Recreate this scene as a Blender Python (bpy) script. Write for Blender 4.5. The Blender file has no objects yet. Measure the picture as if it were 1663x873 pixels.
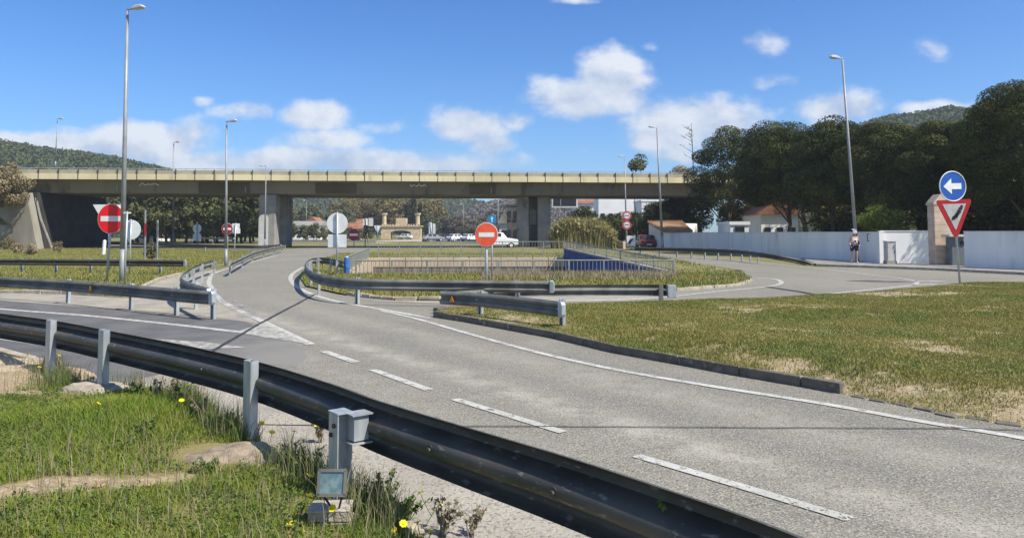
import bpy, math, random
import numpy as np
from mathutils import Vector, Matrix
from mathutils.geometry import tessellate_polygon, delaunay_2d_cdt
R = math.radians
scene = bpy.context.scene
COL = scene.collection
# ------------------------------------------------------------------ camera, sky, sun, exposure
F, PITCH, HOR, CH = 1200.0, R(3.0), 378.0, 1.7
YC = HOR - F*math.tan(PITCH)
cam = bpy.data.objects.new('camera', bpy.data.cameras.new('camera')); COL.objects.link(cam)
cam.location = (0, 0, CH); cam.rotation_euler = (R(90)+PITCH, 0, 0)
cam.data.sensor_width = 36; cam.data.lens = F/1663*36
cam.data.shift_y = -(436.5-YC)/1663
cam.data.clip_start = .05; cam.data.clip_end = 9000
scene.camera = cam
SUN = Vector((0.88, -0.47, 0)).normalized(); EL = R(50)
SDIR = Vector((SUN.x*math.cos(EL), SUN.y*math.cos(EL), math.sin(EL)))
sun = bpy.data.objects.new('sun', bpy.data.lights.new('sun', 'SUN')); COL.objects.link(sun)
sun.data.energy = 4.4; sun.data.angle = R(.5); sun.data.color = (1, .94, .83)
sun.rotation_euler = SDIR.to_track_quat('Z', 'Y').to_euler(); sun.location = (10, -10, 40)
vs = scene.view_settings
vs.view_transform = 'Standard'; vs.look = 'None'; vs.gamma = 1; vs.use_curve_mapping = False
vs.exposure = 0.62
scene.cycles.max_bounces = 5; scene.cycles.diffuse_bounces = 2; scene.cycles.transparent_max_bounces = 6

def ray(px, py):
    x = (px-831.5)/F; v = -(py-YC)/F
    c, s = math.cos(PITCH), math.sin(PITCH)
    return Vector((x, c - s*v, s + c*v))
def P(px, py, z=0.0):
    d = ray(px, py); t = (z-CH)/d.z
    return Vector((d.x*t, d.y*t, z))
def PD(px, py, Y):
    d = ray(px, py); t = Y/d.y
    return Vector((d.x*t, Y, CH+d.z*t))
def P2(l, z=0.0): return [P(x, y, z) for x, y in l]

# ---- node helper
class NT:
    def __init__(s, tree): s.t = tree; s.n = tree.nodes; s.l = tree.links
    def new(s, ty, **kw):
        o = s.n.new(ty)
        for k, v in kw.items(): setattr(o, k, v)
        return o
    def put(s, inp, v):
        if isinstance(v, bpy.types.NodeSocket): s.l.new(v, inp)
        elif v is not None: inp.default_value = v
    def math(s, op, a, b=None, c=None, clamp=False):
        o = s.new('ShaderNodeMath', operation=op, use_clamp=clamp)
        for i, v in enumerate((a, b, c)):
            if v is not None: s.put(o.inputs[i], v)
        return o.outputs[0]
    def vec(s, op, a, b=None):
        o = s.new('ShaderNodeVectorMath', operation=op)
        s.put(o.inputs[0], a)
        if b is not None: s.put(o.inputs[1], b)
        return o.outputs['Value'] if op in ('DOT_PRODUCT', 'LENGTH') else o.outputs[0]
    def noise(s, v, scale, detail=4, rough=.55):
        o = s.new('ShaderNodeTexNoise'); s.put(o.inputs['Vector'], v)
        o.inputs['Scale'].default_value = scale; o.inputs['Detail'].default_value = detail
        o.inputs['Roughness'].default_value = rough
        return o.outputs['Fac']
    def mix(s, f, a, b, mode='MIX'):
        o = s.new('ShaderNodeMix', data_type='RGBA', blend_type=mode)
        s.put(o.inputs[0], f); s.put(o.inputs[6], a); s.put(o.inputs[7], b)
        return o.outputs[2]
    def rng(s, v, a, b, c=0.0, d=1.0, smooth=True):
        o = s.new('ShaderNodeMapRange'); o.interpolation_type = 'SMOOTHSTEP' if smooth else 'LINEAR'
        s.put(o.inputs[0], v)
        for i, q in enumerate((a, b, c, d)): o.inputs[i+1].default_value = q
        return o.outputs[0]
def c4(c): return (c[0], c[1], c[2], 1)

world = bpy.data.worlds.new('World'); scene.world = world; world.use_nodes = True
def build_world():
    W = NT(world.node_tree); W.n.clear()
    sky = W.new('ShaderNodeTexSky', sky_type='NISHITA'); sky.sun_disc = False
    sky.sun_elevation = EL; sky.sun_rotation = math.atan2(SUN.x, SUN.y)
    sky.air_density = 1.0; sky.dust_density = .35; sky.ozone_density = 2.2
    hs = W.new('ShaderNodeHueSaturation'); hs.inputs['Saturation'].default_value = 1.22; hs.inputs['Value'].default_value = 1.12
    W.l.new(sky.outputs[0], hs.inputs['Color'])
    D = W.new('ShaderNodeTexCoord').outputs['Generated']
    sp = W.new('ShaderNodeSeparateXYZ'); W.l.new(D, sp.inputs[0])
    yy = W.math('MAXIMUM', sp.outputs[1], .02)
    u = W.math('DIVIDE', sp.outputs[0], yy); v = W.math('DIVIDE', sp.outputs[2], yy)
    sp0 = W.new('ShaderNodeSeparateXYZ'); W.l.new(W.new('ShaderNodeTexCoord').outputs['Generated'], sp0.inputs[0])
    skyc = W.mix(1.0, hs.outputs[0], (.49,.72,1.0,1), 'MULTIPLY')
    skyc = W.mix(W.rng(sp0.outputs[2], 0.0, .32, .16, .0), skyc, (2.6, 4.3, 7.0, 1))
    # warped coordinates so that cloud outlines are billowy
    cv = W.new('ShaderNodeCombineXYZ'); W.l.new(u, cv.inputs[0]); W.l.new(W.math('MULTIPLY', v, 1.35), cv.inputs[1])
    C = cv.outputs[0]
    n1 = W.noise(C, 10, 9, .58); n2 = W.noise(W.vec('ADD', C, (.012, .026, 0)), 10, 9, .58)
    nb = W.noise(C, 2.6, 3, .5)
    clouds = [(990,128,72,46,1.0),(930,158,84,36,.95),(1020,160,44,34,.8),(1125,198,125,44,1.0),(1065,222,70,26,.8),(1355,176,88,27,.95),(1525,180,80,16,.9),
              (762,205,70,32,1.0),(790,236,50,24,.8),(835,196,55,20,.7),(510,186,68,25,.9),(400,180,62,22,.72),(520,228,120,26,.6),(240,232,150,40,.92),(130,235,90,30,.85),
              (30,236,70,24,.95),(640,266,230,24,.9),(330,262,170,26,.85),(470,262,130,26,.85),(625,206,55,17,.62),(950,242,24,15,.6),
              (1240,68,58,20,.62),(1500,77,56,28,.68),(1262,133,64,16,.6),(1062,78,34,14,.55),(330,164,26,10,.6),(1110,250,90,20,.6),
              (700,265,90,30,.8),(1900,160,200,50,.9),(-250,180,220,60,.9),(930,2,60,7,.6)]
    E = None; S_ = None; T_ = None
    for (cx, cy, w, h, a) in clouds:
        r = ray(cx, cy); u0, v0 = r.x/r.y, r.z/r.y
        du = W.math('MULTIPLY', W.math('SUBTRACT', u, u0), F/(w*.98)); dv = W.math('MULTIPLY', W.math('SUBTRACT', v, v0), F/(h*1.12))
        q = W.math('ADD', W.math('MULTIPLY', du, du), W.math('MULTIPLY', dv, dv))
        e = W.math('MULTIPLY', W.math('EXPONENT', W.math('MULTIPLY', q, -.75)), a)
        E = e if E is None else W.math('MAXIMUM', E, e)
        ed = W.math('MULTIPLY', e, dv); S_ = ed if S_ is None else W.math('ADD', S_, ed); T_ = e if T_ is None else W.math('ADD', T_, e)
    dens = W.math('ADD', E, W.math('MULTIPLY', W.math('SUBTRACT', n1, .5), 1.45))
    m = W.rng(dens, .36, .80)
    m = W.math('MULTIPLY', m, W.rng(sp.outputs[1], .02, .1))
    m = W.math('MULTIPLY', m, W.rng(v, .0, .05))
    m = W.math('MULTIPLY', m, .9)
    lit = W.math('MULTIPLY_ADD', W.math('SUBTRACT', n1, n2), 3.6, .62, clamp=True)
    bot = W.math('DIVIDE', S_, W.math('ADD', T_, .02))
    lit = W.math('ADD', lit, W.math('MULTIPLY', bot, .30)); lit = W.math('MAXIMUM', lit, 0.0)
    lit = W.math('MULTIPLY', lit, W.rng(nb, .3, .65, .7, 1.05))
    ccol = W.mix(W.math('MINIMUM', lit, 1.0), (3.3, 4.0, 5.3, 1), (6.3, 6.5, 6.8, 1))
    # unseen clouds behind and above the camera, added to whiten the ambient fill
    mb = W.math('MULTIPLY', W.rng(W.noise(D, 2.3, 6, .6), .47, .68), W.rng(sp.outputs[1], .12, -.1))
    mz = W.math('MULTIPLY', W.rng(W.noise(D, 2.3, 6, .6), .5, .7), W.rng(sp.outputs[2], .5, .75))
    m = W.math('MAXIMUM', m, W.math('MAXIMUM', mb, mz))
    out = W.mix(m, skyc, ccol)
    bg = W.new('ShaderNodeBackground'); W.l.new(out, bg.inputs[0]); bg.inputs[1].default_value = .095
    wo = W.new('ShaderNodeOutputWorld'); W.l.new(bg.outputs[0], wo.inputs[0])
build_world()

# ------------------------------------------------------------------ materials
MATS = {}
def mat(name, c1, c2=None, scale=4.0, detail=5, rough=.8, metal=0.0, bump=0.0, bscale=None, spec=.3, lo=.35, hi=.65,
        speck=None, sscale=120, slo=.5, shi=.62, attr=None, transl=0.0, coat=0.0, stretch=None, c3=None, c3scale=1.0, c3lo=.55, c3hi=.7):
    if name in MATS: return MATS[name]
    m = bpy.data.materials.new(name); m.use_nodes = True
    T = NT(m.node_tree); b = T.n['Principled BSDF']
    b.inputs['Roughness'].default_value = rough; b.inputs['Metallic'].default_value = metal
    b.inputs['Specular IOR Level'].default_value = spec; b.inputs['Coat Weight'].default_value = coat
    pos = T.new('ShaderNodeNewGeometry').outputs['Position']
    if stretch: pos = T.vec('MULTIPLY', pos, stretch)
    col = c4(c1)
    if c2: col = T.mix(T.rng(T.noise(pos, scale, detail), lo, hi), c4(c1), c4(c2))
    if c3: col = T.mix(T.rng(T.noise(pos, c3scale, 4, .6), c3lo, c3hi), col, c4(c3))
    if speck: col = T.mix(T.math('MULTIPLY', T.rng(T.noise(pos, sscale, 2), slo, shi), .8), col, c4(speck))
    if attr:
        a = T.new('ShaderNodeAttribute', attribute_name='var')
        col = T.mix(T.math('MULTIPLY', a.outputs['Fac'], 1.0), col, c4(attr))
    T.put(b.inputs['Base Color'], col)
    if bump:
        bn = T.new('ShaderNodeBump'); bn.inputs['Strength'].default_value = bump; bn.inputs['Distance'].default_value = .02
        T.put(bn.inputs['Height'], T.noise(pos, bscale or scale*6, 4)); T.l.new(bn.outputs[0], b.inputs['Normal'])
    if transl:
        tr = T.new('ShaderNodeBsdfTranslucent'); T.put(tr.inputs[0], col)
        ms = T.new('ShaderNodeMixShader'); ms.inputs[0].default_value = transl
        T.l.new(b.outputs[0], ms.inputs[1]); T.l.new(tr.outputs[0], ms.inputs[2])
        T.l.new(ms.outputs[0], T.n['Material Output'].inputs[0])
    MATS[name] = m
    return m

def asphalt_mat():
    m = bpy.data.materials.new('asphalt_worn'); m.use_nodes = True
    T = NT(m.node_tree); b = T.n['Principled BSDF']; b.inputs['Roughness'].default_value = .88; b.inputs['Specular IOR Level'].default_value = .22
    pos = T.new('ShaderNodeNewGeometry').outputs['Position']
    sp = T.new('ShaderNodeSeparateXYZ'); T.l.new(pos, sp.inputs[0])
    s = T.math('ADD', T.vec('DOT_PRODUCT', pos, (.82, .58, 0)), T.math('MULTIPLY', T.math('SUBTRACT', T.noise(pos, .35, 2), .5), .6))
    near = T.rng(sp.outputs[1], 12, 22, 1, 0)
    big = T.noise(T.vec('MULTIPLY', pos, (.6, .35, 1)), .5, 5, .6)
    col = T.mix(T.rng(big, .3, .7), (.172, .160, .130, 1), (.222, .206, .166, 1))
    fine = T.noise(pos, 75, 3, .7)
    med = T.noise(pos, 4.5, 6, .68)
    col = T.mix(T.math('MULTIPLY', T.rng(med, .52, .72), .35), col, (.12, .115, .105, 1))
    col = T.mix(T.math('MULTIPLY', T.rng(T.noise(T.vec('ADD', pos, (31, 5, 0)), 1.6, 7, .7), .5, .68), .25), col, (.33, .31, .26, 1))
    vo = T.new('ShaderNodeTexVoronoi', feature='DISTANCE_TO_EDGE'); vo.inputs['Scale'].default_value = .33
    nz = T.new('ShaderNodeTexNoise'); T.put(nz.inputs['Vector'], pos); nz.inputs['Scale'].default_value = 1.3; nz.inputs['Detail'].default_value = 5
    T.put(vo.inputs['Vector'], T.vec('ADD', pos, T.vec('MULTIPLY', nz.outputs['Color'], (1.6, 1.6, 0))))
    ck = T.math('MULTIPLY', T.rng(vo.outputs['Distance'], .0, .0035, 1, 0), T.rng(T.noise(pos, .28, 3), .52, .6))
    col = T.mix(T.math('MULTIPLY', ck, .6), col, (.05, .05, .05, 1))
    dr = T.new('ShaderNodeTexVoronoi'); dr.inputs['Scale'].default_value = 1.7; T.put(dr.inputs['Vector'], pos)
    col = T.mix(T.math('MULTIPLY', T.rng(dr.outputs['Distance'], .03, .07, 1, 0), .4), col, (.05, .048, .045, 1))
    def band(c, w):
        d = T.math('ABSOLUTE', T.math('SUBTRACT', s, c)); return T.math('MULTIPLY', T.rng(d, 0, w, 1, 0), near)
    gr = T.math('ADD', T.math('ADD', band(4.62, .42), T.math('MULTIPLY', band(5.95, .5), .5)), T.math('MULTIPLY', band(3.5, .4), .35))
    tex = T.rng(T.noise(pos, 2.2, 6, .7), .33, .66)
    g = T.math('MULTIPLY', T.math('MULTIPLY', gr, tex), .8)
    col = T.mix(g, col, (.40, .375, .31, 1))
    dark = T.math('ADD', band(5.25, .38), band(6.55, .3))
    col = T.mix(T.math('MULTIPLY', dark, .35), col, (.12, .12, .12, 1))
    stain = T.rng(T.noise(pos, .9, 7, .65), .58, .72)
    col = T.mix(T.math('MULTIPLY', stain, .25), col, (.1, .1, .1, 1))
    col = T.mix(T.rng(fine, .5, .62, 0, .85), col, (.45, .42, .335, 1))
    col = T.mix(T.rng(T.noise(T.vec('ADD', pos, (7, 3, 0)), 60, 3, .7), .52, .63, 0, .75), col, (.05, .05, .052, 1))
    T.put(b.inputs['Base Color'], col)
    bn = T.new('ShaderNodeBump'); bn.inputs['Strength'].default_value = .5; bn.inputs['Distance'].default_value = .006
    T.put(bn.inputs['Height'], fine); T.l.new(bn.outputs[0], b.inputs['Normal'])
    return m
M_asph = asphalt_mat()
M_asph2 = mat('asphalt_dark', (.095,.093,.092), (.135,.13,.125), 1.5, speck=(.2,.2,.19), sscale=70, slo=.55, shi=.68, rough=.9, bump=.3, bscale=90)
def fade_side():
    T = NT(M_asph2.node_tree); b = T.n['Principled BSDF']; old = b.inputs['Base Color'].links[0].from_socket
    pos = T.new('ShaderNodeNewGeometry').outputs['Position']; sp = T.new('ShaderNodeSeparateXYZ'); T.l.new(pos, sp.inputs[0])
    k = T.math('ADD', sp.outputs[0], T.math('MULTIPLY', T.math('SUBTRACT', T.noise(pos, 1.1, 6, .7), .5), 3.0))
    k = T.math('MULTIPLY', T.rng(k, -5.2, -2.9), T.rng(sp.outputs[1], 30, 20, 0, 1))
    c = T.mix(k, old, (.215,.203,.178,1)); T.l.new(c, b.inputs['Base Color'])
fade_side()
M_tar = mat('tar', (.03,.03,.032), (.06,.06,.06), 6, rough=.7)
M_paint = mat('road_paint', (.52,.51,.46), (.42,.41,.36), 3, speck=(.3,.29,.27), sscale=45, slo=.58, shi=.72, rough=.75)
def wear(m, lo, hi, sc=9):
    T = NT(m.node_tree); b = T.n['Principled BSDF']; pos = T.new('ShaderNodeNewGeometry').outputs['Position']
    n = T.math('ADD', T.noise(pos, sc, 6, .7), T.math('MULTIPLY', T.math('SUBTRACT', T.noise(pos, 70, 2), .5), .55))
    T.put(b.inputs['Alpha'], T.rng(n, lo, hi)); return m
wear(M_paint, .34, .46)
M_paintworn = mat('road_paint_worn', (.44,.42,.37), (.30,.285,.25), 2.5, speck=(.22,.21,.2), sscale=30, slo=.5, shi=.66, rough=.8)
wear(M_paintworn, .42, .6)
M_gravel = mat('gravel_shoulder', (.39,.355,.285), (.30,.27,.22), 1.2, speck=(.17,.16,.145), sscale=38, slo=.53, shi=.64, rough=.95, bump=.7, bscale=45)
M_turf = mat('dry_turf', (.17,.16,.055), (.26,.22,.10), .8, c3=(.42,.32,.2), c3scale=.55, c3lo=.56, c3hi=.66, speck=(.07,.085,.025), sscale=14, rough=.95, bump=.6, bscale=25)
M_turf_field = mat('field_turf', (.17,.165,.05), (.25,.22,.085), .25, c3=(.28,.23,.12), c3scale=.2, c3lo=.58, c3hi=.72, speck=(.08,.09,.028), sscale=6, rough=.95, bump=.6, bscale=12)
M_soil = mat('pale_soil', (.42,.33,.22), (.3,.23,.15), 2.5, speck=(.5,.42,.3), sscale=20, rough=.95, bump=.8, bscale=18)
M_verge = mat('verge_soil', (.2,.16,.09), (.1,.11,.035), 3, c3=(.4,.33,.22), c3scale=.9, c3lo=.56, c3hi=.64, rough=.95, bump=.6, bscale=30)
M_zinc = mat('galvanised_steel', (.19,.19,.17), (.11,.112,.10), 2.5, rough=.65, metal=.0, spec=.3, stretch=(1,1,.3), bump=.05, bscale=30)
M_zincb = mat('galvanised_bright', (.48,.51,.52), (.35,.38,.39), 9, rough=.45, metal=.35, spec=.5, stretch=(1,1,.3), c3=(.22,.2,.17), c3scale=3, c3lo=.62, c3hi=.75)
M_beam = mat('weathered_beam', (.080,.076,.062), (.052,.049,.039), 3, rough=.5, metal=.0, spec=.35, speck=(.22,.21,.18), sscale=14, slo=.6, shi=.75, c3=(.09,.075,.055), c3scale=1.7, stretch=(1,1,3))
M_dark = mat('dark_metal', (.03,.03,.033), (.05,.05,.05), 8, rough=.6)
M_lampm = mat('lamp_pole_grey', (.33,.34,.34), (.26,.27,.27), 2, rough=.5, metal=.2)
M_lampm_d = mat('lamp_pole_dull', (.27,.28,.28), (.21,.22,.22), 2, rough=.6, metal=.2)
M_lhead = mat('lamp_head_shell', (.6,.61,.6), (.5,.51,.5), 4, rough=.5)
M_glass = mat('lamp_glass', (.55,.6,.6), None, rough=.15, spec=.6)
M_floodg = mat('flood_glass', (.10,.15,.14), (.2,.27,.24), 22, rough=.06, spec=.8, coat=.6)
M_red = mat('sign_red', (.80,.010,.012), (.72,.008,.010), 8, rough=.35, coat=.2)
M_redfade = mat('sign_red_faded', (.78,.12,.05), (.68,.09,.04), 5, rough=.5)
M_reddull = mat('sign_red_dull', (.33,.02,.03), (.25,.02,.025), 5, rough=.5)
M_white = mat('sign_white', (.78,.78,.76), (.7,.7,.68), 6, rough=.45)
M_signback = mat('sign_back', (.74,.75,.73), (.64,.65,.63), 3, rough=.5, metal=.0)
M_blue = mat('sign_blue', (.02,.10,.40), (.018,.085,.34), 6, rough=.4)
M_bluec = mat('sign_cyan', (.02,.24,.5), (.02,.2,.44), 6, rough=.4)
M_black = mat('black', (.012,.012,.012), None, rough=.6)
M_orange = mat('reflector_orange', (.75,.25,.02), None, rough=.3)
M_conc = mat('concrete', (.30,.285,.255), (.22,.21,.19), .8, rough=.9, bump=.3, bscale=9, c3=(.15,.145,.13), c3scale=.5, c3lo=.58, c3hi=.7)
M_concl = mat('concrete_rough', (.46,.40,.31), (.33,.285,.22), 5, rough=.95, bump=.9, bscale=40, c3=(.23,.21,.18), c3scale=4)
M_cap = mat('weathered_kerb', (.17,.15,.12), (.10,.09,.072), 4, rough=.95, bump=.6, bscale=40, c3=(.3,.28,.23), c3scale=4)
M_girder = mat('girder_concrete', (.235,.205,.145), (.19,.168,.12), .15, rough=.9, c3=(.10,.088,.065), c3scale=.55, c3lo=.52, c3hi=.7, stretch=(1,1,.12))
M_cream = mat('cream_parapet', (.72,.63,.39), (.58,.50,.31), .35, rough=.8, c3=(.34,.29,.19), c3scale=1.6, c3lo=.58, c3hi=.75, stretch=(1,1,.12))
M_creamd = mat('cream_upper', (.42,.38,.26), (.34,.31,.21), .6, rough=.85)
M_render = mat('white_render', (.84,.82,.77), (.74,.73,.70), .7, rough=.85, c3=(.50,.49,.47), c3scale=1.1, c3lo=.5, c3hi=.8, stretch=(1,1,.22))
M_renderw = mat('white_plaster', (.86,.85,.82), (.78,.77,.74), .4, rough=.85)
M_stone = mat('cream_stone', (.62,.50,.33), (.5,.39,.25), 1.2, rough=.9, c3=(.4,.33,.22), c3scale=.6)
M_pink = mat('gate_stone', (.62,.48,.36), (.5,.37,.27), 2.2, rough=.9, bump=.3, bscale=10)
M_tile = mat('clay_tiles', (.36,.2,.1), (.24,.13,.065), 2.5, rough=.9, stretch=(6,.6,1), c3=(.4,.33,.22), c3scale=1.4)
M_tiler = mat('red_tiles', (.34,.15,.09), (.22,.1,.06), .5, rough=.9)
M_window = mat('window_dark', (.02,.025,.03), None, rough=.15, spec=.6)
M_bluew = mat('blue_painted_wall', (.035,.09,.30), (.02,.055,.2), .7, rough=.7, stretch=(1,3,.5), c3=(.05,.055,.09), c3scale=1.2)
M_stainwall = mat('stained_wall', (.27,.235,.18), (.12,.105,.09), 1.0, rough=.9, stretch=(2.5,1,.3))
M_coping = mat('stone_coping', (.55,.44,.30), (.46,.36,.25), .6, rough=.9)
M_bark = mat('bark', (.13,.085,.055), (.07,.05,.035), 4, rough=.95, stretch=(2,2,.4), bump=.5)
M_pine = mat('pine_needles', (.013,.022,.005), (.028,.038,.009), .45, rough=.75, spec=.1, attr=(.15,.155,.035), transl=.08)
M_leaf = mat('broad_leaves', (.06,.078,.024), (.10,.105,.036), .2, rough=.8, spec=.15, attr=(.17,.165,.065), transl=.15)
M_leaffar = mat('far_broad_leaves', (.10,.12,.055), (.14,.15,.075), .2, rough=.9, spec=.05, attr=(.22,.22,.12), transl=.15)
M_leafy = mat('ochre_leaves', (.20,.16,.06), (.15,.14,.06), .1, rough=.85, spec=.1, attr=(.24,.18,.07), transl=.15)
M_cyp = mat('cypress_leaves', (.012,.024,.01), (.02,.034,.013), .5, rough=.85, spec=.1, attr=(.03,.042,.018))
M_bushd = mat('dry_bush', (.25,.20,.11), (.17,.14,.07), 1, rough=.9, attr=(.42,.34,.2), transl=.1)
M_lime = mat('lime_leaves', (.13,.17,.025), (.09,.13,.02), 1, rough=.8, attr=(.22,.26,.05), transl=.25)
M_grass = mat('grass_blades', (.13,.23,.02), (.21,.27,.04), 1.2, rough=.7, spec=.15, attr=(.32,.33,.08), transl=.3)
M_grasss = mat('short_grass', (.21,.215,.042), (.30,.27,.07), .6, rough=.8, spec=.1, c3=(.13,.20,.03), c3scale=.55, c3lo=.45, c3hi=.62, attr=(.34,.29,.13), transl=.25)
M_grassd = mat('dry_grass', (.22,.20,.09), (.32,.26,.16), .8, rough=.8, spec=.1, attr=(.48,.38,.27), transl=.25)
M_reed = mat("reed_cane", (.33,.29,.11), (.2,.2,.065), .6, rough=.8, attr=(.44,.38,.18), transl=.2)
M_weed = mat('weed_green', (.09,.15,.03), (.14,.17,.05), 8, rough=.8, transl=.2)
M_weedd = mat('weed_dry', (.3,.25,.16), (.16,.13,.09), 8, rough=.9, transl=.1)
M_yellow = mat('petal_yellow', (.85,.7,.02), None, rough=.6, transl=.2)
M_hill = mat('wooded_hill', (.045,.06,.025), (.03,.042,.018), .05, rough=1)
M_farleaf = mat('far_wood', (.05,.078,.022), (.08,.10,.034), .02, rough=.9, spec=.05, attr=(.11,.12,.055))
M_farleafg = mat('far_bare_wood', (.12,.105,.085), (.15,.13,.10), .03, rough=.9, spec=.05, attr=(.22,.19,.15))
M_skin = mat('skin', (.5,.3,.2), None, rough=.6)
M_cwhite = mat('cloth_white', (.7,.7,.7), (.6,.6,.62), 20, rough=.9)
M_cred = mat('cloth_red', (.45,.06,.06), None, rough=.9)
M_cnavy = mat('cloth_navy', (.02,.03,.07), None, rough=.9)
M_carw = mat('car_white', (.78,.79,.8), None, rough=.25, coat=.5)
M_carg = mat('car_grey', (.3,.31,.33), None, rough=.3, coat=.5)
M_card = mat('car_dark', (.04,.045,.06), None, rough=.3, coat=.5)
M_carr = mat('car_red', (.16,.02,.025), None, rough=.3, coat=.5)
M_rubber = mat('rubber', (.02,.02,.02), None, rough=.9)
M_cab = mat('cabinet_grey', (.50,.49,.45), (.42,.41,.38), 5, rough=.7)
M_bin = mat('box_slate', (.16,.18,.19), (.12,.135,.14), 5, rough=.7)

# ------------------------------------------------------------------ mesh helpers
def nv(root): return Vector(root.location) if root else Vector((0,0,0))
class MB:
    def __init__(s): s.v = []; s.f = []
    def add(s, vs, fs):
        n = len(s.v); s.v += [Vector(q) for q in vs]; s.f += [tuple(i+n for i in f) for f in fs]; return s
    def box(s, c, d, rz=0, taper=1.0):
        x, y, z = [q/2 for q in d]; cs, sn = math.cos(rz), math.sin(rz); vs = []
        for k, (a, b, e) in enumerate([(-x,-y,-z),(x,-y,-z),(x,y,-z),(-x,y,-z),(-x,-y,z),(x,-y,z),(x,y,z),(-x,y,z)]):
            if k > 3: a *= taper; b *= taper
            vs.append((c[0]+a*cs-b*sn, c[1]+a*sn+b*cs, c[2]+e))
        return s.add(vs, [(0,3,2,1),(4,5,6,7),(0,1,5,4),(1,2,6,5),(2,3,7,6),(3,0,4,7)])
    def cyl(s, a, b, r0, r1=None, n=10, cap=True):
        a = Vector(a); b = Vector(b); r1 = r0 if r1 is None else r1
        d = (b-a).normalized(); t = Vector((0,0,1)) if abs(d.z) < .9 else Vector((1,0,0))
        p = d.cross(t).normalized(); q = d.cross(p); vs = []
        for c, r in ((a, r0), (b, r1)):
            for i in range(n):
                w = 2*math.pi*i/n; vs.append(c+p*math.cos(w)*r+q*math.sin(w)*r)
        fs = [(i, (i+1) % n, n+(i+1) % n, n+i) for i in range(n)]
        if cap: fs += [tuple(range(n))[::-1], tuple(range(n, 2*n))]
        return s.add(vs, fs)
    def tube(s, pts, rs, n=8):
        pts = [Vector(p) for p in pts]
        for i in range(len(pts)-1): s.cyl(pts[i], pts[i+1], rs[i], rs[i+1], n)
        return s
    def prism(s, poly, o, ax, ay, th):          # polygon in plane (ax, ay) through o, extruded by vector th
        o = Vector(o); ax = Vector(ax); ay = Vector(ay); th = Vector(th); n = len(poly)
        a = [o+ax*p[0]+ay*p[1] for p in poly]; b = [q+th for q in a]
        return s.add(a+b, [tuple(range(n))[::-1], tuple(range(n, 2*n))]+[(i, (i+1) % n, n+(i+1) % n, n+i) for i in range(n)])
    def ribbon(s, pts, w, z):                    # flat strip on the ground
        pts = [Vector((p[0], p[1], 0)) for p in pts]; vs = []
        for i, p in enumerate(pts):
            t = (pts[min(i+1, len(pts)-1)]-pts[max(i-1, 0)]).normalized(); n = Vector((-t.y, t.x, 0))*w/2
            vs += [(p.x+n.x, p.y+n.y, z), (p.x-n.x, p.y-n.y, z)]
        return s.add(vs, [(2*i, 2*i+1, 2*i+3, 2*i+2) for i in range(len(pts)-1)])
    def build(s, name, m, parent=None, smooth=False, bevel=0, off=None):
        o_ = off if off is not None else nv(parent)
        me = bpy.data.meshes.new(name); me.from_pydata([tuple(q-o_) for q in s.v], [], s.f); me.update()
        o = bpy.data.objects.new(name, me); COL.objects.link(o); me.materials.append(m)
        if parent: o.parent = parent
        if smooth:
            me.polygons.foreach_set('use_smooth', [True]*len(me.polygons))
        if bevel:
            b = o.modifiers.new('b', 'BEVEL'); b.width = bevel; b.segments = 2; b.limit_method = 'ANGLE'
        return o
def npmesh(name, V, Fc, m, parent=None, var=None):
    me = bpy.data.meshes.new(name); k = Fc.shape[1]
    me.vertices.add(len(V)); me.vertices.foreach_set('co', V.astype(np.float32).ravel())
    me.loops.add(Fc.size); me.loops.foreach_set('vertex_index', Fc.astype(np.int32).ravel())
    me.polygons.add(len(Fc)); me.polygons.foreach_set('loop_start', np.arange(0, Fc.size, k, dtype=np.int32))
    me.update(calc_edges=True)
    if var is not None:
        a = me.attributes.new('var', 'FLOAT', 'FACE'); a.data.foreach_set('value', var.astype(np.float32))
    me.materials.append(m)
    o = bpy.data.objects.new(name, me); COL.objects.link(o)
    if parent: o.parent = parent
    return o
def tag(o, label=None, cat=None, group=None, kind=None):
    if label: o['label'] = label
    if cat: o['category'] = cat
    if group: o['group'] = group
    if kind: o['kind'] = kind
    return o
def thing(name, label, cat, loc=(0,0,0), group=None):
    o = bpy.data.objects.new(name, None); COL.objects.link(o); o.location = loc; o.empty_display_size = .2
    return tag(o, label, cat, group)
def copy_tree(o, loc, label=None, rz=None, sc=None, parent=None):
    c = o.copy(); COL.objects.link(c)
    if parent is not None: c.parent = parent
    else:
        c.location = loc
        if label: c['label'] = label
        if rz is not None: c.rotation_euler = (0, 0, rz)
        if sc is not None: c.scale = sc if hasattr(sc, '__len__') else (sc, sc, sc)
    for ch in list(o.children): copy_tree(ch, None, parent=c)
    return c
def struct(o): return tag(o, kind='structure')

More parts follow.
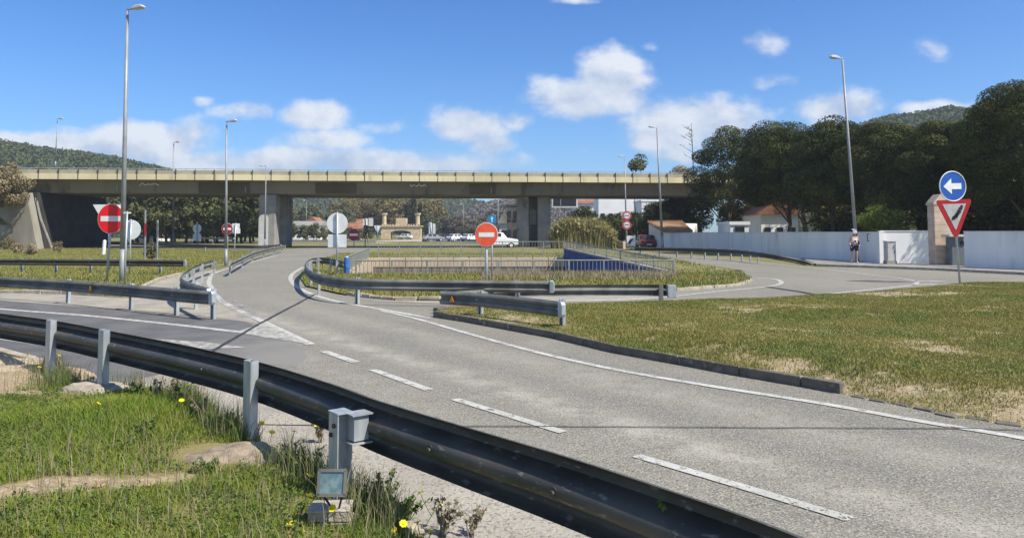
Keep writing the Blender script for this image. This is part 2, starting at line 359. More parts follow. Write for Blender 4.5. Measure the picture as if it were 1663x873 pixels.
def inpoly(x, y, poly):
    px = np.array([p[0] for p in poly]); py = np.array([p[1] for p in poly]); r = np.zeros(len(x), bool); j = len(px)-1
    for i in range(len(px)):
        c = ((py[i] > y) != (py[j] > y)) & (x < (px[j]-px[i])*(y-py[i])/(py[j]-py[i]+1e-12)+px[i]); r ^= c; j = i
    return r
def sheet(name, poly, z, m, holes=()):
    loops = [[Vector((p[0], p[1], 0)) for p in poly]]+[[Vector((p[0], p[1], 0)) for p in h] for h in holes]
    flat = [q for l in loops for q in l]; tr = tessellate_polygon(loops); b = MB()
    fs = []
    for t in tr:
        a, c, d = [flat[i] for i in t]
        if (c-a).cross(d-a).z < 0: t = t[::-1]
        fs.append(tuple(t))
    b.add([(q.x, q.y, z) for q in flat], fs)
    return b.build(name, m)
def hsheet(name, poly, step, hf, m):             # polygon filled with a grid, height from hf
    n = len(poly); xs = [p[0] for p in poly]; ys = [p[1] for p in poly]
    gx, gy = np.meshgrid(np.arange(min(xs), max(xs), step), np.arange(min(ys), max(ys), step)); gx = gx.ravel(); gy = gy.ravel()
    k = inpoly(gx, gy, poly); gx = gx[k]+np.random.uniform(-.2, .2, k.sum())*step; gy = gy[k]+np.random.uniform(-.2, .2, k.sum())*step
    k = inpoly(gx, gy, poly)
    pts = [Vector((p[0], p[1])) for p in poly]+[Vector((a, b)) for a, b in zip(gx[k], gy[k])]
    vo, eo, fo, *_ = delaunay_2d_cdt(pts, [], [list(range(n))], 1, 1e-5)
    z = hf(np.array([v.x for v in vo]), np.array([v.y for v in vo]))
    fo = [f if (vo[f[1]]-vo[f[0]]).cross(vo[f[2]]-vo[f[0]]) > 0 else f[::-1] for f in fo]
    return MB().add([(v.x, v.y, q) for v, q in zip(vo, z)], fo).build(name, m, smooth=True)
def vnoise(x, y, s, seed=0):                      # numpy value noise 0..1
    rs = np.random.RandomState(seed); g = rs.rand(128, 128); x = x*s+50; y = y*s+50
    xi = np.floor(x).astype(int); yi = np.floor(y).astype(int); fx = x-xi; fy = y-yi; fx = fx*fx*(3-2*fx); fy = fy*fy*(3-2*fy)
    a = g[xi % 128, yi % 128]; b = g[(xi+1) % 128, yi % 128]; c = g[xi % 128, (yi+1) % 128]; d = g[(xi+1) % 128, (yi+1) % 128]
    return (a*(1-fx)+b*fx)*(1-fy)+(c*(1-fx)+d*fx)*fy
def fnoise(x, y, s, seed=0): return .55*vnoise(x, y, s, seed)+.3*vnoise(x, y, s*2.1, seed+1)+.15*vnoise(x, y, s*4.3, seed+2)
rng = np.random.RandomState(7); random.seed(7); np.random.seed(7)

def blades(name, x, y, z, h, w, m, lean=.5, var=None, label=None):
    n = len(x); a = rng.rand(n)*2*math.pi; t = rng.rand(n)*2*math.pi; L = h*lean*rng.rand(n)
    ax, ay = np.cos(a)*w/2, np.sin(a)*w/2; lx, ly = np.cos(t)*L, np.sin(t)*L
    V = np.zeros((n, 5, 3))
    V[:, 0] = np.c_[x-ax, y-ay, z]; V[:, 1] = np.c_[x+ax, y+ay, z]
    V[:, 2] = np.c_[x+ax*.8+lx*.3, y+ay*.8+ly*.3, z+h*.6]; V[:, 3] = np.c_[x-ax*.8+lx*.3, y-ay*.8+ly*.3, z+h*.6]
    V[:, 4] = np.c_[x+lx, y+ly, z+h]
    i = np.arange(n)*5
    Fq = np.stack([np.stack([i, i+1, i+2], 1), np.stack([i, i+2, i+3], 1), np.stack([i+3, i+2, i+4], 1)], 1).reshape(-1, 3)
    if var is None: var = rng.rand(n)**2
    o = npmesh(name, V.reshape(-1, 3), Fq, m, var=np.repeat(var, 3))
    return tag(o, label, 'grass', kind='stuff')
def leaves(cent, rad, n, size, flat=1.0, shell=.55, origin=None, seed=None, jit=.7):
    """quads spread through ellipsoid clumps -> V, F, var"""
    rs = rng if seed is None else np.random.RandomState(seed)
    cent = np.asarray(cent, float); rad = np.asarray(rad, float); k = len(cent)
    d = rs.normal(size=(k*n, 3)); d /= np.linalg.norm(d, axis=1)[:, None]
    r = shell+(1-shell)*rs.rand(k*n)**.6
    C = np.repeat(cent, n, 0); RR = np.repeat(rad, n, 0)[:, None]*np.array([1, 1, flat])
    p = C+d*r[:, None]*RR
    nrm = d+rs.normal(size=d.shape)*jit; nrm /= np.linalg.norm(nrm, axis=1)[:, None]
    t = np.cross(nrm, rs.normal(size=d.shape)); t /= np.linalg.norm(t, axis=1)[:, None]; b = np.cross(nrm, t)
    s = (size*(.5+rs.rand(k*n)))[:, None]; e = s*(.35+.4*rs.rand(k*n))[:, None]
    V = np.stack([p-t*s*.5, p-b*e*.5, p+t*s*.5, p+b*e*.5], 1).reshape(-1, 3)
    Fc = np.arange(k*n*4).reshape(-1, 4)
    cv = np.repeat(rs.rand(k), n)*.5+rs.rand(k*n)*.5
    return V, Fc, cv**2

# ------------------------------------------------------------------ setting: ground, roads, pavements
PIT = [P(572, 447), P(1092, 446), P(916, 419.5), P(606, 420)]
PITi = [(p.x, p.y) for p in PIT]
big = [(-3500,-60),(3500,-60),(3500,5000),(-3500,5000)]
struct(sheet('ground', big, 0, M_turf_field, [PITi]))
ASPH = [(14,-8),(-16,-8),(-16,8),(-30,16)]+[(p.x, p.y) for p in P2([(0,487),(160,500),(300,512),(335,514),(300,482),(296,462),(350,440),(385,428),(440,411),(466,405),(500,401),(620,399.5),(760,398.5),(900,398.5),(985,401),(1035,408),(1100,414),(1200,420),(1320,434),(1400,434),(1520,438),(1663,446)])]+[(60,24),(60,-8)]
struct(sheet('road', ASPH, .004, M_asph, [PITi]))
SIDE = [(-30,16.5)]+[(p.x, p.y) for p in P2([(0,488),(160,501),(300,513),(400,523),(455,549),(485,562),(500,580),(480,596),(440,592),(330,592),(265,607),(176,630),(120,640),(-40,585),(-400,540)])]
struct(sheet('side_road', SIDE, .0065, M_asph2))
struct(sheet('far_road', P2([(-300,388),(0,393.5),(230,402),(400,407),(455,404.5),(420,400),(230,397),(0,390.5),(-300,386)]), .006, M_asph2))
struct(sheet('distant_road', P2([(300,392.5),(700,393),(1040,400),(1040,396),(700,390),(300,390)]), .007, M_asph2))
GORE = P2([(335,514),(205,503),(215,478),(262,455),(296,447),(350,437),(352,442),(338,455),(342,468),(362,492),(425,527),(400,523)])
struct(sheet('gravel_gore', GORE, .009, M_gravel))
struct(sheet('left_gravel_strip', P2([(0,488),(205,503),(215,485),(100,478),(0,476)]), .0085, M_gravel))
# shoulder under the near guardrail
SH = [P(176,629), P(265,607), P(330,592), P(470,610), P(640,676), P(800,728)]
SH = [(p.x, p.y) for p in SH]+[(1.0,4.6),(2.2,3.2),(4.2,1.2),(6,-2),(-4,-2),(-4,5.5)]
struct(sheet('gravel_shoulder', SH, .009, M_gravel))
# centre island
CI = P2([(497,466),(488,452),(492,440),(512,425),(550,413),(620,405),(760,401.5),(900,401.5),(985,405),(1030,411),(1090,421),(1150,435),(1205,446),(1222,456),(1205,463),(1120,471),(1030,476),(900,479),(800,484),(715,489),(640,488),(560,480)])
PITo = [(p.x, p.y) for p in PIT]
struct(sheet('centre_island', CI, .05, M_turf_field, [PITo]))
struct(sheet('island_apron', P2([(540,478),(640,486),(760,486),(905,477),(1000,479),(1080,483),(1010,489),(905,491),(720,493),(610,489)]), .009, M_gravel))
# right island (raised, kerbed)
KB = P2([(703,515),(760,524),(830,537),(900,550),(1000,574),(1100,592),(1200,611),(1300,628),(1365,640)])
RI = [(p.x, p.y) for p in KB]+[(p.x, p.y) for p in P2([(1440,655),(1560,680),(1663,695),(1800,712)])]+[(14,6)]+[(p.x, p.y) for p in P2([(1800,464),(1663,463),(1545,463),(1460,472),(1350,481),(1250,487),(1150,492),(1000,497),(900,500),(800,504),(740,505)])]
KL = [(p.x, p.y) for p in KB]
def edgedist(x, y, poly):
    d = np.full(len(x), 1e9)
    for i in range(len(poly)):
        a = np.array(poly[i]); b = np.array(poly[(i+1) % len(poly)]); ab = b-a; L = (ab**2).sum()+1e-9
        t = np.clip(((x-a[0])*ab[0]+(y-a[1])*ab[1])/L, 0, 1); d = np.minimum(d, np.hypot(x-a[0]-t*ab[0], y-a[1]-t*ab[1]))
    return d
def linedist(x, y, pl):
    d = np.full(len(x), 1e9)
    for i in range(len(pl)-1):
        a = np.array(pl[i]); b = np.array(pl[i+1]); ab = b-a; L = (ab**2).sum()
        t = np.clip(((x-a[0])*ab[0]+(y-a[1])*ab[1])/L, 0, 1); d = np.minimum(d, np.hypot(x-a[0]-t*ab[0], y-a[1]-t*ab[1]))
    return d
def ri_h(x, y):
    e = edgedist(x, y, RI); base = .02+.12*np.clip(e/.9, 0, 1)+.05*fnoise(x, y, .8, 5)*np.clip(e/.4, 0, 1)
    k = linedist(x, y, KL); g = np.clip((KL[-1][0]-.05-x)/.35, 0, 1)*np.clip((1.6-k)/.6, 0, 1); e0 = np.clip(e/.5, 0, 1)
    return np.maximum(base*(g+(1-g)*(.15+.85*e0)), .10*g)
def ri_bare(x, y):
    n = fnoise(x, y, .9, 11); n2 = fnoise(x, y*1.5, .33, 21)
    strip = np.exp(-((linedist(x, y, KL)-.45)/.5)**2)*(x > .6)*(x < 4.5)
    return n*.55+n2*.45+fnoise(x, y*1.6, 2.4, 25)*.32-.12+strip*.10
def turf_mat_island():
    m = bpy.data.materials.new('island_turf'); m.use_nodes = True; T = NT(m.node_tree); b = T.n['Principled BSDF']; b.inputs['Roughness'].default_value = .95
    a = T.new('ShaderNodeAttribute', attribute_name='bare').outputs['Fac']
    pos = T.new('ShaderNodeNewGeometry').outputs['Position']
    g = T.mix(T.noise(pos, 3, 5), (.16,.15,.042,1), (.28,.225,.10,1))
    s = T.mix(T.noise(pos, 9, 5, .7), (.38,.28,.16,1), (.28,.215,.115,1))
    s = T.mix(T.rng(T.noise(pos, 26, 4, .7), .5, .62), s, (.46,.39,.28,1))
    f = T.rng(T.math('ADD', a, T.math('MULTIPLY', T.math('SUBTRACT', T.noise(pos, 5, 7, .75), .5), .8)), .53, .7)
    T.put(b.inputs['Base Color'], T.mix(f, g, s))
    bn = T.new('ShaderNodeBump'); bn.inputs['Strength'].default_value = .7; bn.inputs['Distance'].default_value = .03
    T.put(bn.inputs['Height'], T.noise(pos, 22, 5, .7)); T.l.new(bn.outputs[0], b.inputs['Normal'])
    return m
ri = struct(hsheet('grass_island', RI, .22, ri_h, turf_mat_island()))
def addbare(o, fn):
    me = o.data; co = np.empty(len(me.vertices)*3, np.float32); me.vertices.foreach_get('co', co); co = co.reshape(-1, 3)
    at = me.attributes.new('bare', 'FLOAT', 'POINT'); at.data.foreach_set('value', fn(co[:, 0], co[:, 1]).astype(np.float32))
addbare(ri, ri_bare)
# kerb made of stones
def kerb(name, pts, w, h, m, seg=1.0, gap=.012, jit=0.0, side=1):
    b = MB(); pts = [Vector((p[0], p[1])) for p in pts]
    for i in range(len(pts)-1):
        a, c = pts[i], pts[i+1]; L = (c-a).length; n = max(1, round(L/seg)); t = (c-a)/L; nn = Vector((-t.y, t.x))*side
        for k in range(n):
            p = a+t*(L*(k+.5)/n)+nn*(w/2+random.uniform(-jit, jit)); hh = h*(1+random.uniform(-jit, jit)*6)
            b.box((p.x, p.y, hh/2-.02), (L/n-gap, w*(1+random.uniform(-jit, jit)*5), hh+.04), math.atan2(t.y, t.x)+random.uniform(-jit, jit)*2)
    o = b.build(name, m, bevel=.012); return struct(o)
kerb('kerb', [(p.x, p.y) for p in KB], .10, .115, M_cap, 1.0)
kerb('kerb_rear', [(p.x, p.y) for p in P2([(760,503),(703,509)])], .14, .13, M_cap, 1.0, side=1)
kerb('broken_kerb', [(p.x, p.y) for p in P2([(1378,643),(1440,655),(1560,680),(1663,695)])], .10, .02, M_cap, .21, .05, .05)
kerb('island_kerb', [(p.x, p.y) for p in P2([(560,480),(600,485),(640,488),(715,489)])], .16, .10, M_concl, .5, .05, .03)
kerb('island_kerb_tip', [(p.x, p.y) for p in P2([(1030,476),(1120,471),(1180,466),(1205,463),(1222,456),(1205,446),(1150,435)])], .16, .08, M_concl, .6, .03, .02)
kerb('left_field_kerb', [(p.x, p.y) for p in P2([(0,476),(100,478),(205,482),(215,478),(262,455),(296,447)])], .14, .10, M_concl, .8, .02, .02)
kerb('verge_kerb', [(p.x, p.y) for p in P2([(-60,566),(0,578),(95,603),(135,640)])], .13, .12, M_concl, .7, .02, .01, side=-1)
# pavement by the white wall
PAV = P2([(1325,431.5),(1400,434),(1520,438.5),(1663,446),(1800,453)])+P2([(1800,445),(1663,441),(1570,436),(1520,430),(1400,427),(1300,421)])
struct(sheet('pavement', PAV, .10, M_conc)); kerb('pavement_kerb', [(p.x, p.y) for p in P2([(1325,432),(1400,434.5),(1520,439),(1663,446.5),(1800,453.5)])], .15, .12, M_concl, 1.0, .01, 0, side=1)

# ---- road markings
def lines(name, specs, m=M_paint, z=.0115):
    b = MB()
    for pts, w in specs: b.ribbon(smooth_path([(p.x, p.y) for p in P2(pts)], 6), w, z)
    return struct(b.build(name, m))
def smooth_path(pts, k=8):
    pts = [Vector(p) for p in pts]
    if len(pts) < 3: return pts
    out = []; q = [2*pts[0]-pts[1]]+pts+[2*pts[-1]-pts[-2]]
    for i in range(1, len(q)-2):
        for j in range(k):
            t = j/k; out.append(.5*((2*q[i])+(q[i+1]-q[i-1])*t+(2*q[i-1]-5*q[i]+4*q[i+1]-q[i+2])*t*t+(3*q[i]-q[i-1]-3*q[i+1]+q[i+2])*t**3))
    return out+[pts[-1]]
lines('edge_line', [([(1900,762),(1663,713),(1500,686),(1340,657),(1150,627),(1000,601),(870,572),(760,542),(680,519),(620,505)], .115)])
lines('edge_line', [([(700,517),(620,503),(540,488),(497,474),(475,459),(474,446),(492,434)], .16)])
lines('edge_line', [([(505,560),(430,524),(362,490),(344,468),(340,456),(352,442),(400,428),(450,415)], .15)])
lines('edge_line', [([(-200,483),(0,502),(130,512),(260,525),(400,541),(440,548)], .16), ([(-200,522),(0,550),(110,568),(225,595)], .13)])
lines('edge_line', [([(905,488),(1040,486),(1160,474),(1250,465),(1269,459),(1255,453),(1200,450)], .15),
                    ([(1060,416),(1180,423),(1300,433),(1420,447),(1480,455),(1485,462),(1440,468),(1330,479)], .14), ([(1485,457),(1535,457)], .3), ([(1480,463),(1522,461)], .2)])
lines('centre_dashes', [([(526,571),(578,589)], .13), ([(605,601),(697,634)], .11), ([(739,649),(915,703)], .105), ([(1033,741),(1193,788),(1382,845)], .10)])
b = MB()
def patch(b, px, z=.0118):
    p = P2(px); b.add([(q.x, q.y, z) for q in p], [tuple(range(len(p)))] if (p[1]-p[0]).cross(p[2]-p[0]).z > 0 else [tuple(range(len(p)))[::-1]])
patch(b, [(382,540),(505,560),(430,524)]); 
patch(b, [(250,551),(330,556),(403,565),(330,567)])
struct(b.build('gore_triangle', wear(mat('gore_paint', (.46,.44,.385), (.36,.345,.30), 2, speck=(.24,.23,.2), sscale=45, slo=.54, shi=.7, rough=.8), .36, .5))); b = MB()
for q in [[(345,474),(352,480),(362,478),(352,472)], [(355,486),(362,494),(385,492),(372,484)], [(368,498),(376,505),(402,503),(390,496)], [(380,510),(390,517),(422,515),(408,508)]]: patch(b, q)
struct(b.build('gore_hatching', M_paintworn))
b = MB(); patch(b, [(350,441),(345,455),(352,470),(420,510),(392,510),(340,486),(326,462),(334,447)], .0105)
patch(b, [(470,404),(440,414),(380,430),(400,425),(450,413),(480,406)], .0105)
struct(b.build('worn_paint_area', M_paintworn))
b = MB(); patch(b, [(372,432),(440,410),(462,404.5),(470,405),(440,415),(400,426),(378,434)], .0110); struct(b.build('road_edge_paint', M_paintworn))
def cracks(specs):
    b = MB()
    for pts, w in specs:
        wp = []
        for i in range(len(pts)-1):
            a, c = P(*pts[i]), P(*pts[i+1])
            for k in range(12): q = a.lerp(c, k/12); wp.append((q.x+random.uniform(-.008,.008), q.y+random.uniform(-.008,.008)))
        q = P(*pts[-1]); wp.append((q.x, q.y)); b.ribbon(wp, w, .0135)
    return struct(b.build('tarred_cut', M_tar))
cracks([([(345,571),(420,527),(512,478)], .07), ([(380,691),(900,694),(1240,696),(1570,697),(1663,700)], .02), ([(1245,466),(1300,474),(1330,480)], .2), ([(330,437),(480,437)], .06)])
# thin lighter sealing beside the long cut
# ---- pit
b = MB(); fl = -3.2
pn = [Vector((p.x, p.y, 0)) for p in PIT]
struct(sheet('underpass_road', [(p.x, p.y) for p in PIT], fl, M_asph2))
def wall_seg(b, a, c, z0, z1, th, out=1):
    t = (c-a).normalized(); n = Vector((-t.y, t.x, 0))*out*th
    b.add([(a.x,a.y,z0),(c.x,c.y,z0),(c.x+n.x,c.y+n.y,z0),(a.x+n.x,a.y+n.y,z0),(a.x,a.y,z1),(c.x,c.y,z1),(c.x+n.x,c.y+n.y,z1),(a.x+n.x,a.y+n.y,z1)],
          [(0,3,2,1),(4,5,6,7),(0,1,5,4),(1,2,6,5),(2,3,7,6),(3,0,4,7)])
w = thing('underpass_wall', 'long stained retaining wall with cream stone coping at the far side of the sunken road', 'retaining wall', tuple(pn[3]))
b = MB(); wall_seg(b, pn[3], pn[2], fl, -.55, .4, 1); b.build('wall', M_stainwall, w)
b = MB(); L = (pn[2]-pn[3]).length; t = (pn[2]-pn[3]).normalized()
for k in range(12): wall_seg(b, pn[3]+t*(L*k/12+.02)+Vector((0,-.04,0)), pn[3]+t*(L*(k+1)/12-.02)+Vector((0,-.04,0)), -.55, .06, .46, 1)
b.build('coping', M_coping, w, bevel=.02)
w = thing('underpass_wall', 'blue painted retaining wall of the sunken road seen through the railing', 'retaining wall', tuple(pn[2]))
bt = (pn[1]-pn[2]).normalized(); bn_ = Vector((-bt.y, bt.x, 0)); bn_ = bn_ if bn_.x > 0 else -bn_; bn_ = bn_*.35
def slope_wall(b, z0a, z0b, z1a, z1b, o, th):
    a, c = pn[2]+bn_*o, pn[1]+bn_*o; n = bn_*th
    b.add([(a.x,a.y,z0a),(c.x,c.y,z0b),(c.x+n.x,c.y+n.y,z0b),(a.x+n.x,a.y+n.y,z0a),(a.x,a.y,z1a),(c.x,c.y,z1b),(c.x+n.x,c.y+n.y,z1b),(a.x+n.x,a.y+n.y,z1a)], [(0,3,2,1),(4,5,6,7),(0,1,5,4),(1,2,6,5),(2,3,7,6),(3,0,4,7)])
b = MB(); slope_wall(b, fl, fl, .60, .0, 0, 1); b.build('wall', M_bluew, w)
b = MB(); slope_wall(b, .60, .0, .70, .10, -.12, 1.35); b.build('coping', M_conc, w)
def berm_h(x, y):
    a, c = pn[2], pn[1]; f = np.clip(((x-a.x)*bt.x+(y-a.y)*bt.y)/(c-a).length, 0, 1); d = (x-a.x)*bn_.x/.35+(y-a.y)*bn_.y/.35
    return .05+(.58*(1-f))*np.clip(1-(d-.3)/4.2, 0, 1)+.05*fnoise(x, y, .8, 91)*np.clip(1-(d-.3)/4.2, 0, 1)
q1 = pn[2]+bn_*.9; q2 = pn[1]+bn_*.9
struct(hsheet('grass_berm', [(q1.x,q1.y),(q2.x,q2.y),(q2.x+3.6,q2.y+3),(q1.x+5,q1.y+4.5),(q1.x+.8,q1.y+3.5)], .5, berm_h, M_turf_field))
w = thing('underpass_wall', 'short cream side wall of the sunken road at the left end of the railing', 'retaining wall', tuple(pn[0]))
b = MB(); wall_seg(b, pn[0], pn[3], fl, .08, .4, 1); b.build('wall', M_coping, w)
b = MB(); wall_seg(b, pn[1], pn[0], fl, .06, .3, 1); o = b.build('underpass_wall', M_conc); tag(o, 'low concrete edge wall under the nearest railing of the sunken road', 'retaining wall')

# ------------------------------------------------------------------ railings
def railing(a, c, h, label, m, step=.13, base=.05, postn=6, rise=0.0):
    a = Vector(a); c = Vector(c); LL = (c-a).length; r = thing('railing', label, 'railing', (a.x, a.y, base), 'metal railings round the sunken road')
    t = (c-a); L = t.length; t.normalize(); z = Vector((0,0,1))
    def pt(s, zz): q = a+t*s; return Vector((q.x, q.y, zz+rise*s/LL))
    MB().cyl(pt(0, base+h), pt(L, base+h), .03, n=6).build('top_rail', m, r)
    MB().cyl(pt(0, base+.1), pt(L, base+.1), .02, n=6).build('bottom_rail', m, r)
    b = MB(); s = step
    while s < L: b.box(tuple(pt(s, base+.1+(h-.1)/2)), (.022, .022, h-.1), math.atan2(t.y, t.x)); s += step
    b.build('balusters', m, r)
    for k in range(postn+1):
        MB().box(tuple(pt(L*k/postn, base+h/2-.05)), (.06, .06, h+.12), math.atan2(t.y, t.x)).build('post', m, r)
    return r
M_rail = mat('railing_paint', (.27,.28,.24), (.2,.21,.18), 3, rough=.7)
o1 = Vector((0,-.25,0))
railing(pn[0]+o1+Vector((.2,0,0)), pn[1]+o1, .60, 'pale metal railing along the near edge of the sunken road behind the dry grass', M_rail, .155, .0, 9)
railing(pn[3]+Vector((.3,.3,0)), pn[2]+Vector((0,.3,0)), 1.05, 'pale metal railing on top of the cream coping at the far edge', M_rail, .2, .06, 9)
railing(pn[2]+bn_*.3, pn[1]+bn_*.3, .5, 'metal railing running above the blue wall on the right side', M_rail, .2, .66, 8, rise=-.58)
railing(pn[3]+Vector((-.3,.2,0)), pn[0]+Vector((-.3,0,0)), .65, 'short metal railing down the left side of the sunken road', M_rail, .2, .06, 6)

# ------------------------------------------------------------------ guardrails
PROF = [(.030,0),(.040,.012),(.072,.045),(.082,.065),(.080,.085),(.055,.105),(.018,.122),(.0,.140),(-.002,.155),(.0,.170),(.018,.188),(.055,.205),(.080,.225),(.082,.245),(.072,.265),(.040,.298),(.030,.31)]
PROFD = [(.03,0),(.05,.008),(.075,.025),(.084,.05),(.078,.078),(.045,.096),(.012,.112),(.0,.132),(-.004,.155),(.0,.178),(.012,.198),(.045,.214),(.078,.232),(.084,.26),(.075,.285),(.05,.302),(.03,.31)]
def guardrail(label, top, ztop, posts, side=1, m=None, mp=None, spacers=True, pw=.10, postz=0.0, loopk=8, ends=True, reflect=None, prof=.86, group='W-beam guardrails of the junction', raw=False, off=.10, dep=1.0, PROF=PROF):
    """top: pixel polyline of the top edge of the beam (taken at height ztop) or world pts when raw; posts: fractions along it"""
    m = m or M_zinc; mp = mp or M_zincb
    zt = ztop if isinstance(ztop, (list, tuple)) else [ztop]*len(top)
    pts = [Vector(q) for q in top] if raw else [P(x, y, z) for (x, y), z in zip(top, zt)]
    pth = smooth_path([tuple(p) for p in pts], loopk) if len(pts) > 2 else pts
    r = thing('guardrail', label, 'guardrail', (pth[0].x, pth[0].y, 0), group)
    N = len(pth); fr = []
    for i, p in enumerate(pth):
        t = pth[min(i+1, N-1)]-pth[max(i-1, 0)]; t.z = 0; t.normalize(); fr.append((p, Vector((-t.y, t.x, 0))*side, t))
    K = len(PROF); vs = []; th = .004
    for p, n, t in fr:
        for (o, z) in PROF: vs.append(p+n*o*prof*dep+Vector((0,0,z*prof-.31*prof)))
        for (o, z) in PROF[::-1]: vs.append(p+n*(o*prof*dep-th)+Vector((0,0,z*prof-.31*prof)))
    fs = []; k2 = 2*K
    for i in range(N-1):
        for j in range(k2): fs.append((i*k2+j, i*k2+(j+1) % k2, (i+1)*k2+(j+1) % k2, (i+1)*k2+j))
    if side < 0: fs = [f[::-1] for f in fs]
    b = MB().add(vs, fs); bo = b.build('beam', m, r, smooth=True)
    mod = bo.modifiers.new('e', 'EDGE_SPLIT'); mod.split_angle = R(50)
    cum = [0]
    for i in range(N-1): cum.append(cum[-1]+(pth[i+1]-pth[i]).length)
    def at(f):
        s = f*cum[-1] if f <= 1 else f
        for i in range(N-1):
            if cum[i+1] >= s-1e-6:
                q = (s-cum[i])/max(cum[i+1]-cum[i], 1e-6); return pth[i].lerp(pth[i+1], q), fr[i][1], fr[i][2]
        return pth[-1], fr[-1][1], fr[-1][2]
    for f in posts:
        p, n, t = at(f); c = p-n*off; ang = math.atan2(t.y, t.x); zt_ = p.z-.0
        b = MB(); H = zt_-postz+.02; d = .06
        w1 = Vector((c.x, c.y, postz+H/2-.04))-n*(d/2)          # web away from road
        b.box(tuple(w1), (pw, .006, H+.08), ang)
        for sgn in (-1, 1):
            q = w1+t*(pw/2-.003)*sgn+n*(d/2); b.box((q.x, q.y, q.z+.001), (.006, d, H+.08), ang)
            q = w1+t*(pw/2-.015)*sgn+n*d; b.box((q.x, q.y, q.z-.001), (.03, .006, H+.076), ang)
        po = b.build('post', mp, r)
        if spacers:
            q = p-n*(off-.03)/2+Vector((0,0,-.155*prof)); MB().box((q.x, q.y, q.z), (.09, off-.03-.008, .14), ang).build('spacer', mp, po, bevel=.006, off=nv(r))
            q = p+n*.012+Vector((0,0,-.155*prof)); MB().cyl(q-n*.04, q+n*.01, .016, n=6).build('bolt', mp, po, off=nv(r))
    if ends:
        p, n, t = fr[-1]; b = MB()
        b.tube([p+t*.0+n*.04+Vector((0,0,.0)), p+t*.07+n*.02+Vector((0,0,-.0))], [.02,.02], 6)
        poly = [(0,0),(.08,-.0),(.11,-.05),(.11,-.215),(.08,-.265),(0,-.265)]
        b.prism(poly, p+n*.0, t, (0,0,1), n*.09); b.build('end_piece', mp, r, bevel=.01)
    if reflect is not None:
        p, n, t = at(reflect); q = p+n*.05*1.0+Vector((0,0,-.15)); MB().prism([(-.05,-.05),(.05,-.05),(0,.06)], q, t, (0,0,1), n*.03).build('reflector', M_orange, r)
    return r, at, fr
# near guardrail: one long weathered beam seen from its back
G1 = [(-330,478),(-120,494),(0,510),(82,521),(168,537),(290,561),(405,587),(520,622),(600,651),(740,694),(900,742),(1060,795),(1250,863),(1420,940),(1700,1090)]
pts = [P(x, y, .69) for x, y in G1]
# fractions of the posts from their pixel columns
def fracs(px, cols, z, k=8, src=None):
    pth = smooth_path([tuple(P(x, y, z)) for x, y in px], k) if len(px) > 2 else [P(*px[0], z), P(*px[1], z)]
    cum = [0]; pxs = []
    for p in pth: pxs.append(831.5+F*p.x/(p.y*math.cos(PITCH)+(p.z-CH)*math.sin(PITCH)))
    for i in range(len(pth)-1): cum.append(cum[-1]+(pth[i+1]-pth[i]).length)
    out = []
    for c in cols:
        for i in range(len(pth)-1):
            if (pxs[i]-c)*(pxs[i+1]-c) <= 0:
                q = (c-pxs[i])/((pxs[i+1]-pxs[i]) or 1e-9); out.append((cum[i]+q*(cum[i+1]-cum[i]))/cum[-1]); break
    return out
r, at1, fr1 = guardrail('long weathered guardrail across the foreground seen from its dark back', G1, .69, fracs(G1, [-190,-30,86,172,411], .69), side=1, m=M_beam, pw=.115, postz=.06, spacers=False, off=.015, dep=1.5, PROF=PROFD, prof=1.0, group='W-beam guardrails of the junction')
for k, cx_ in enumerate([330,700,900]):
    p, n, t = at1(fracs(G1, [cx_], .69)[0]); q = p+Vector((0,0,-.155))
    MB().cyl(q+n*.01, q-n*.022, .013, n=6).cyl(q+n*.008, q-n*.008, .026, n=12).build('bolt', M_beam, r)
# special open I-section post with its big spacer box near the floodlight
p, n, t = at1(fracs(G1, [583], .69)[0]); ang = math.atan2(t.y, t.x)
c = p-n*.12
b = MB(); H = .64
for sgn in (-1, 1): q = c+n*.045*sgn; b.box((q.x, q.y, H/2-.02), (.12, .007, H), ang)
b.box((c.x, c.y, H/2-.02), (.008, .083, H-.004), ang); b.box((c.x, c.y, H-.016), (.13, .105, .008), ang)
po = b.build('post', M_zincb, r)
q = c+n*.075; 
sb = MB(); sb.box((q.x+t.x*.085, q.y+t.y*.085, .54), (.075, .095, .15), ang); sb.box((q.x+t.x*.085, q.y+t.y*.085, .619), (.115, .135, .008), ang); sb.box((q.x+t.x*.085, q.y+t.y*.085, .451), (.115, .135, .008), ang)
sb.build('spacer', M_zincb, po, off=nv(r))
for k, (dz, dt) in enumerate([(.55,.02),(.49,-.02)]):
    q = c-n*.05+t*dt; MB().cyl((q.x, q.y, dz), (q.x-n.x*.012, q.y-n.y*.012, dz), .014, n=8).build('bolt', mat('rust', (.12,.05,.03), None, rough=.9), po, off=nv(r))
G2 = [(-260,437),(-120,443),(0,449),(100,454),(200,461),(300,469),(345,472)]
guardrail('galvanised guardrail with orange reflector and rounded end beside the left lane', G2, .57, fracs(G2, [-90,105,207,280,340], .57), side=-1, reflect=fracs(G2,[152],.57)[0])
G3 = [(353,421),(325,429),(303,441),(297,451),(310,458),(342,468)]
guardrail('sharply curved guardrail nose on the gravel gore behind the rounded end', G3, .60, [.1,.3,.5,.7,.88], side=-1, m=M_zinc)
G4 = [(375,424),(392,417),(414,408),(440,402),(462,398)]
guardrail('short guardrail at the left roadside leading toward the bridge pier', G4, .60, [.02,.2,.4,.6,.8,.97], side=-1)
G5 = [(-200,419),(0,420),(170,421),(300,422)]
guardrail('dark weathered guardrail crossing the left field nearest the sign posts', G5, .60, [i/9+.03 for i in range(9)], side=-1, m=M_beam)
G5b = [(-200,383),(0,388.5),(230,394),(400,398),(455,396.5)]
guardrail('dark guardrail along the far road in front of the bridge abutment', G5b, .65, [i/14+.02 for i in range(14)], side=-1, m=M_beam)
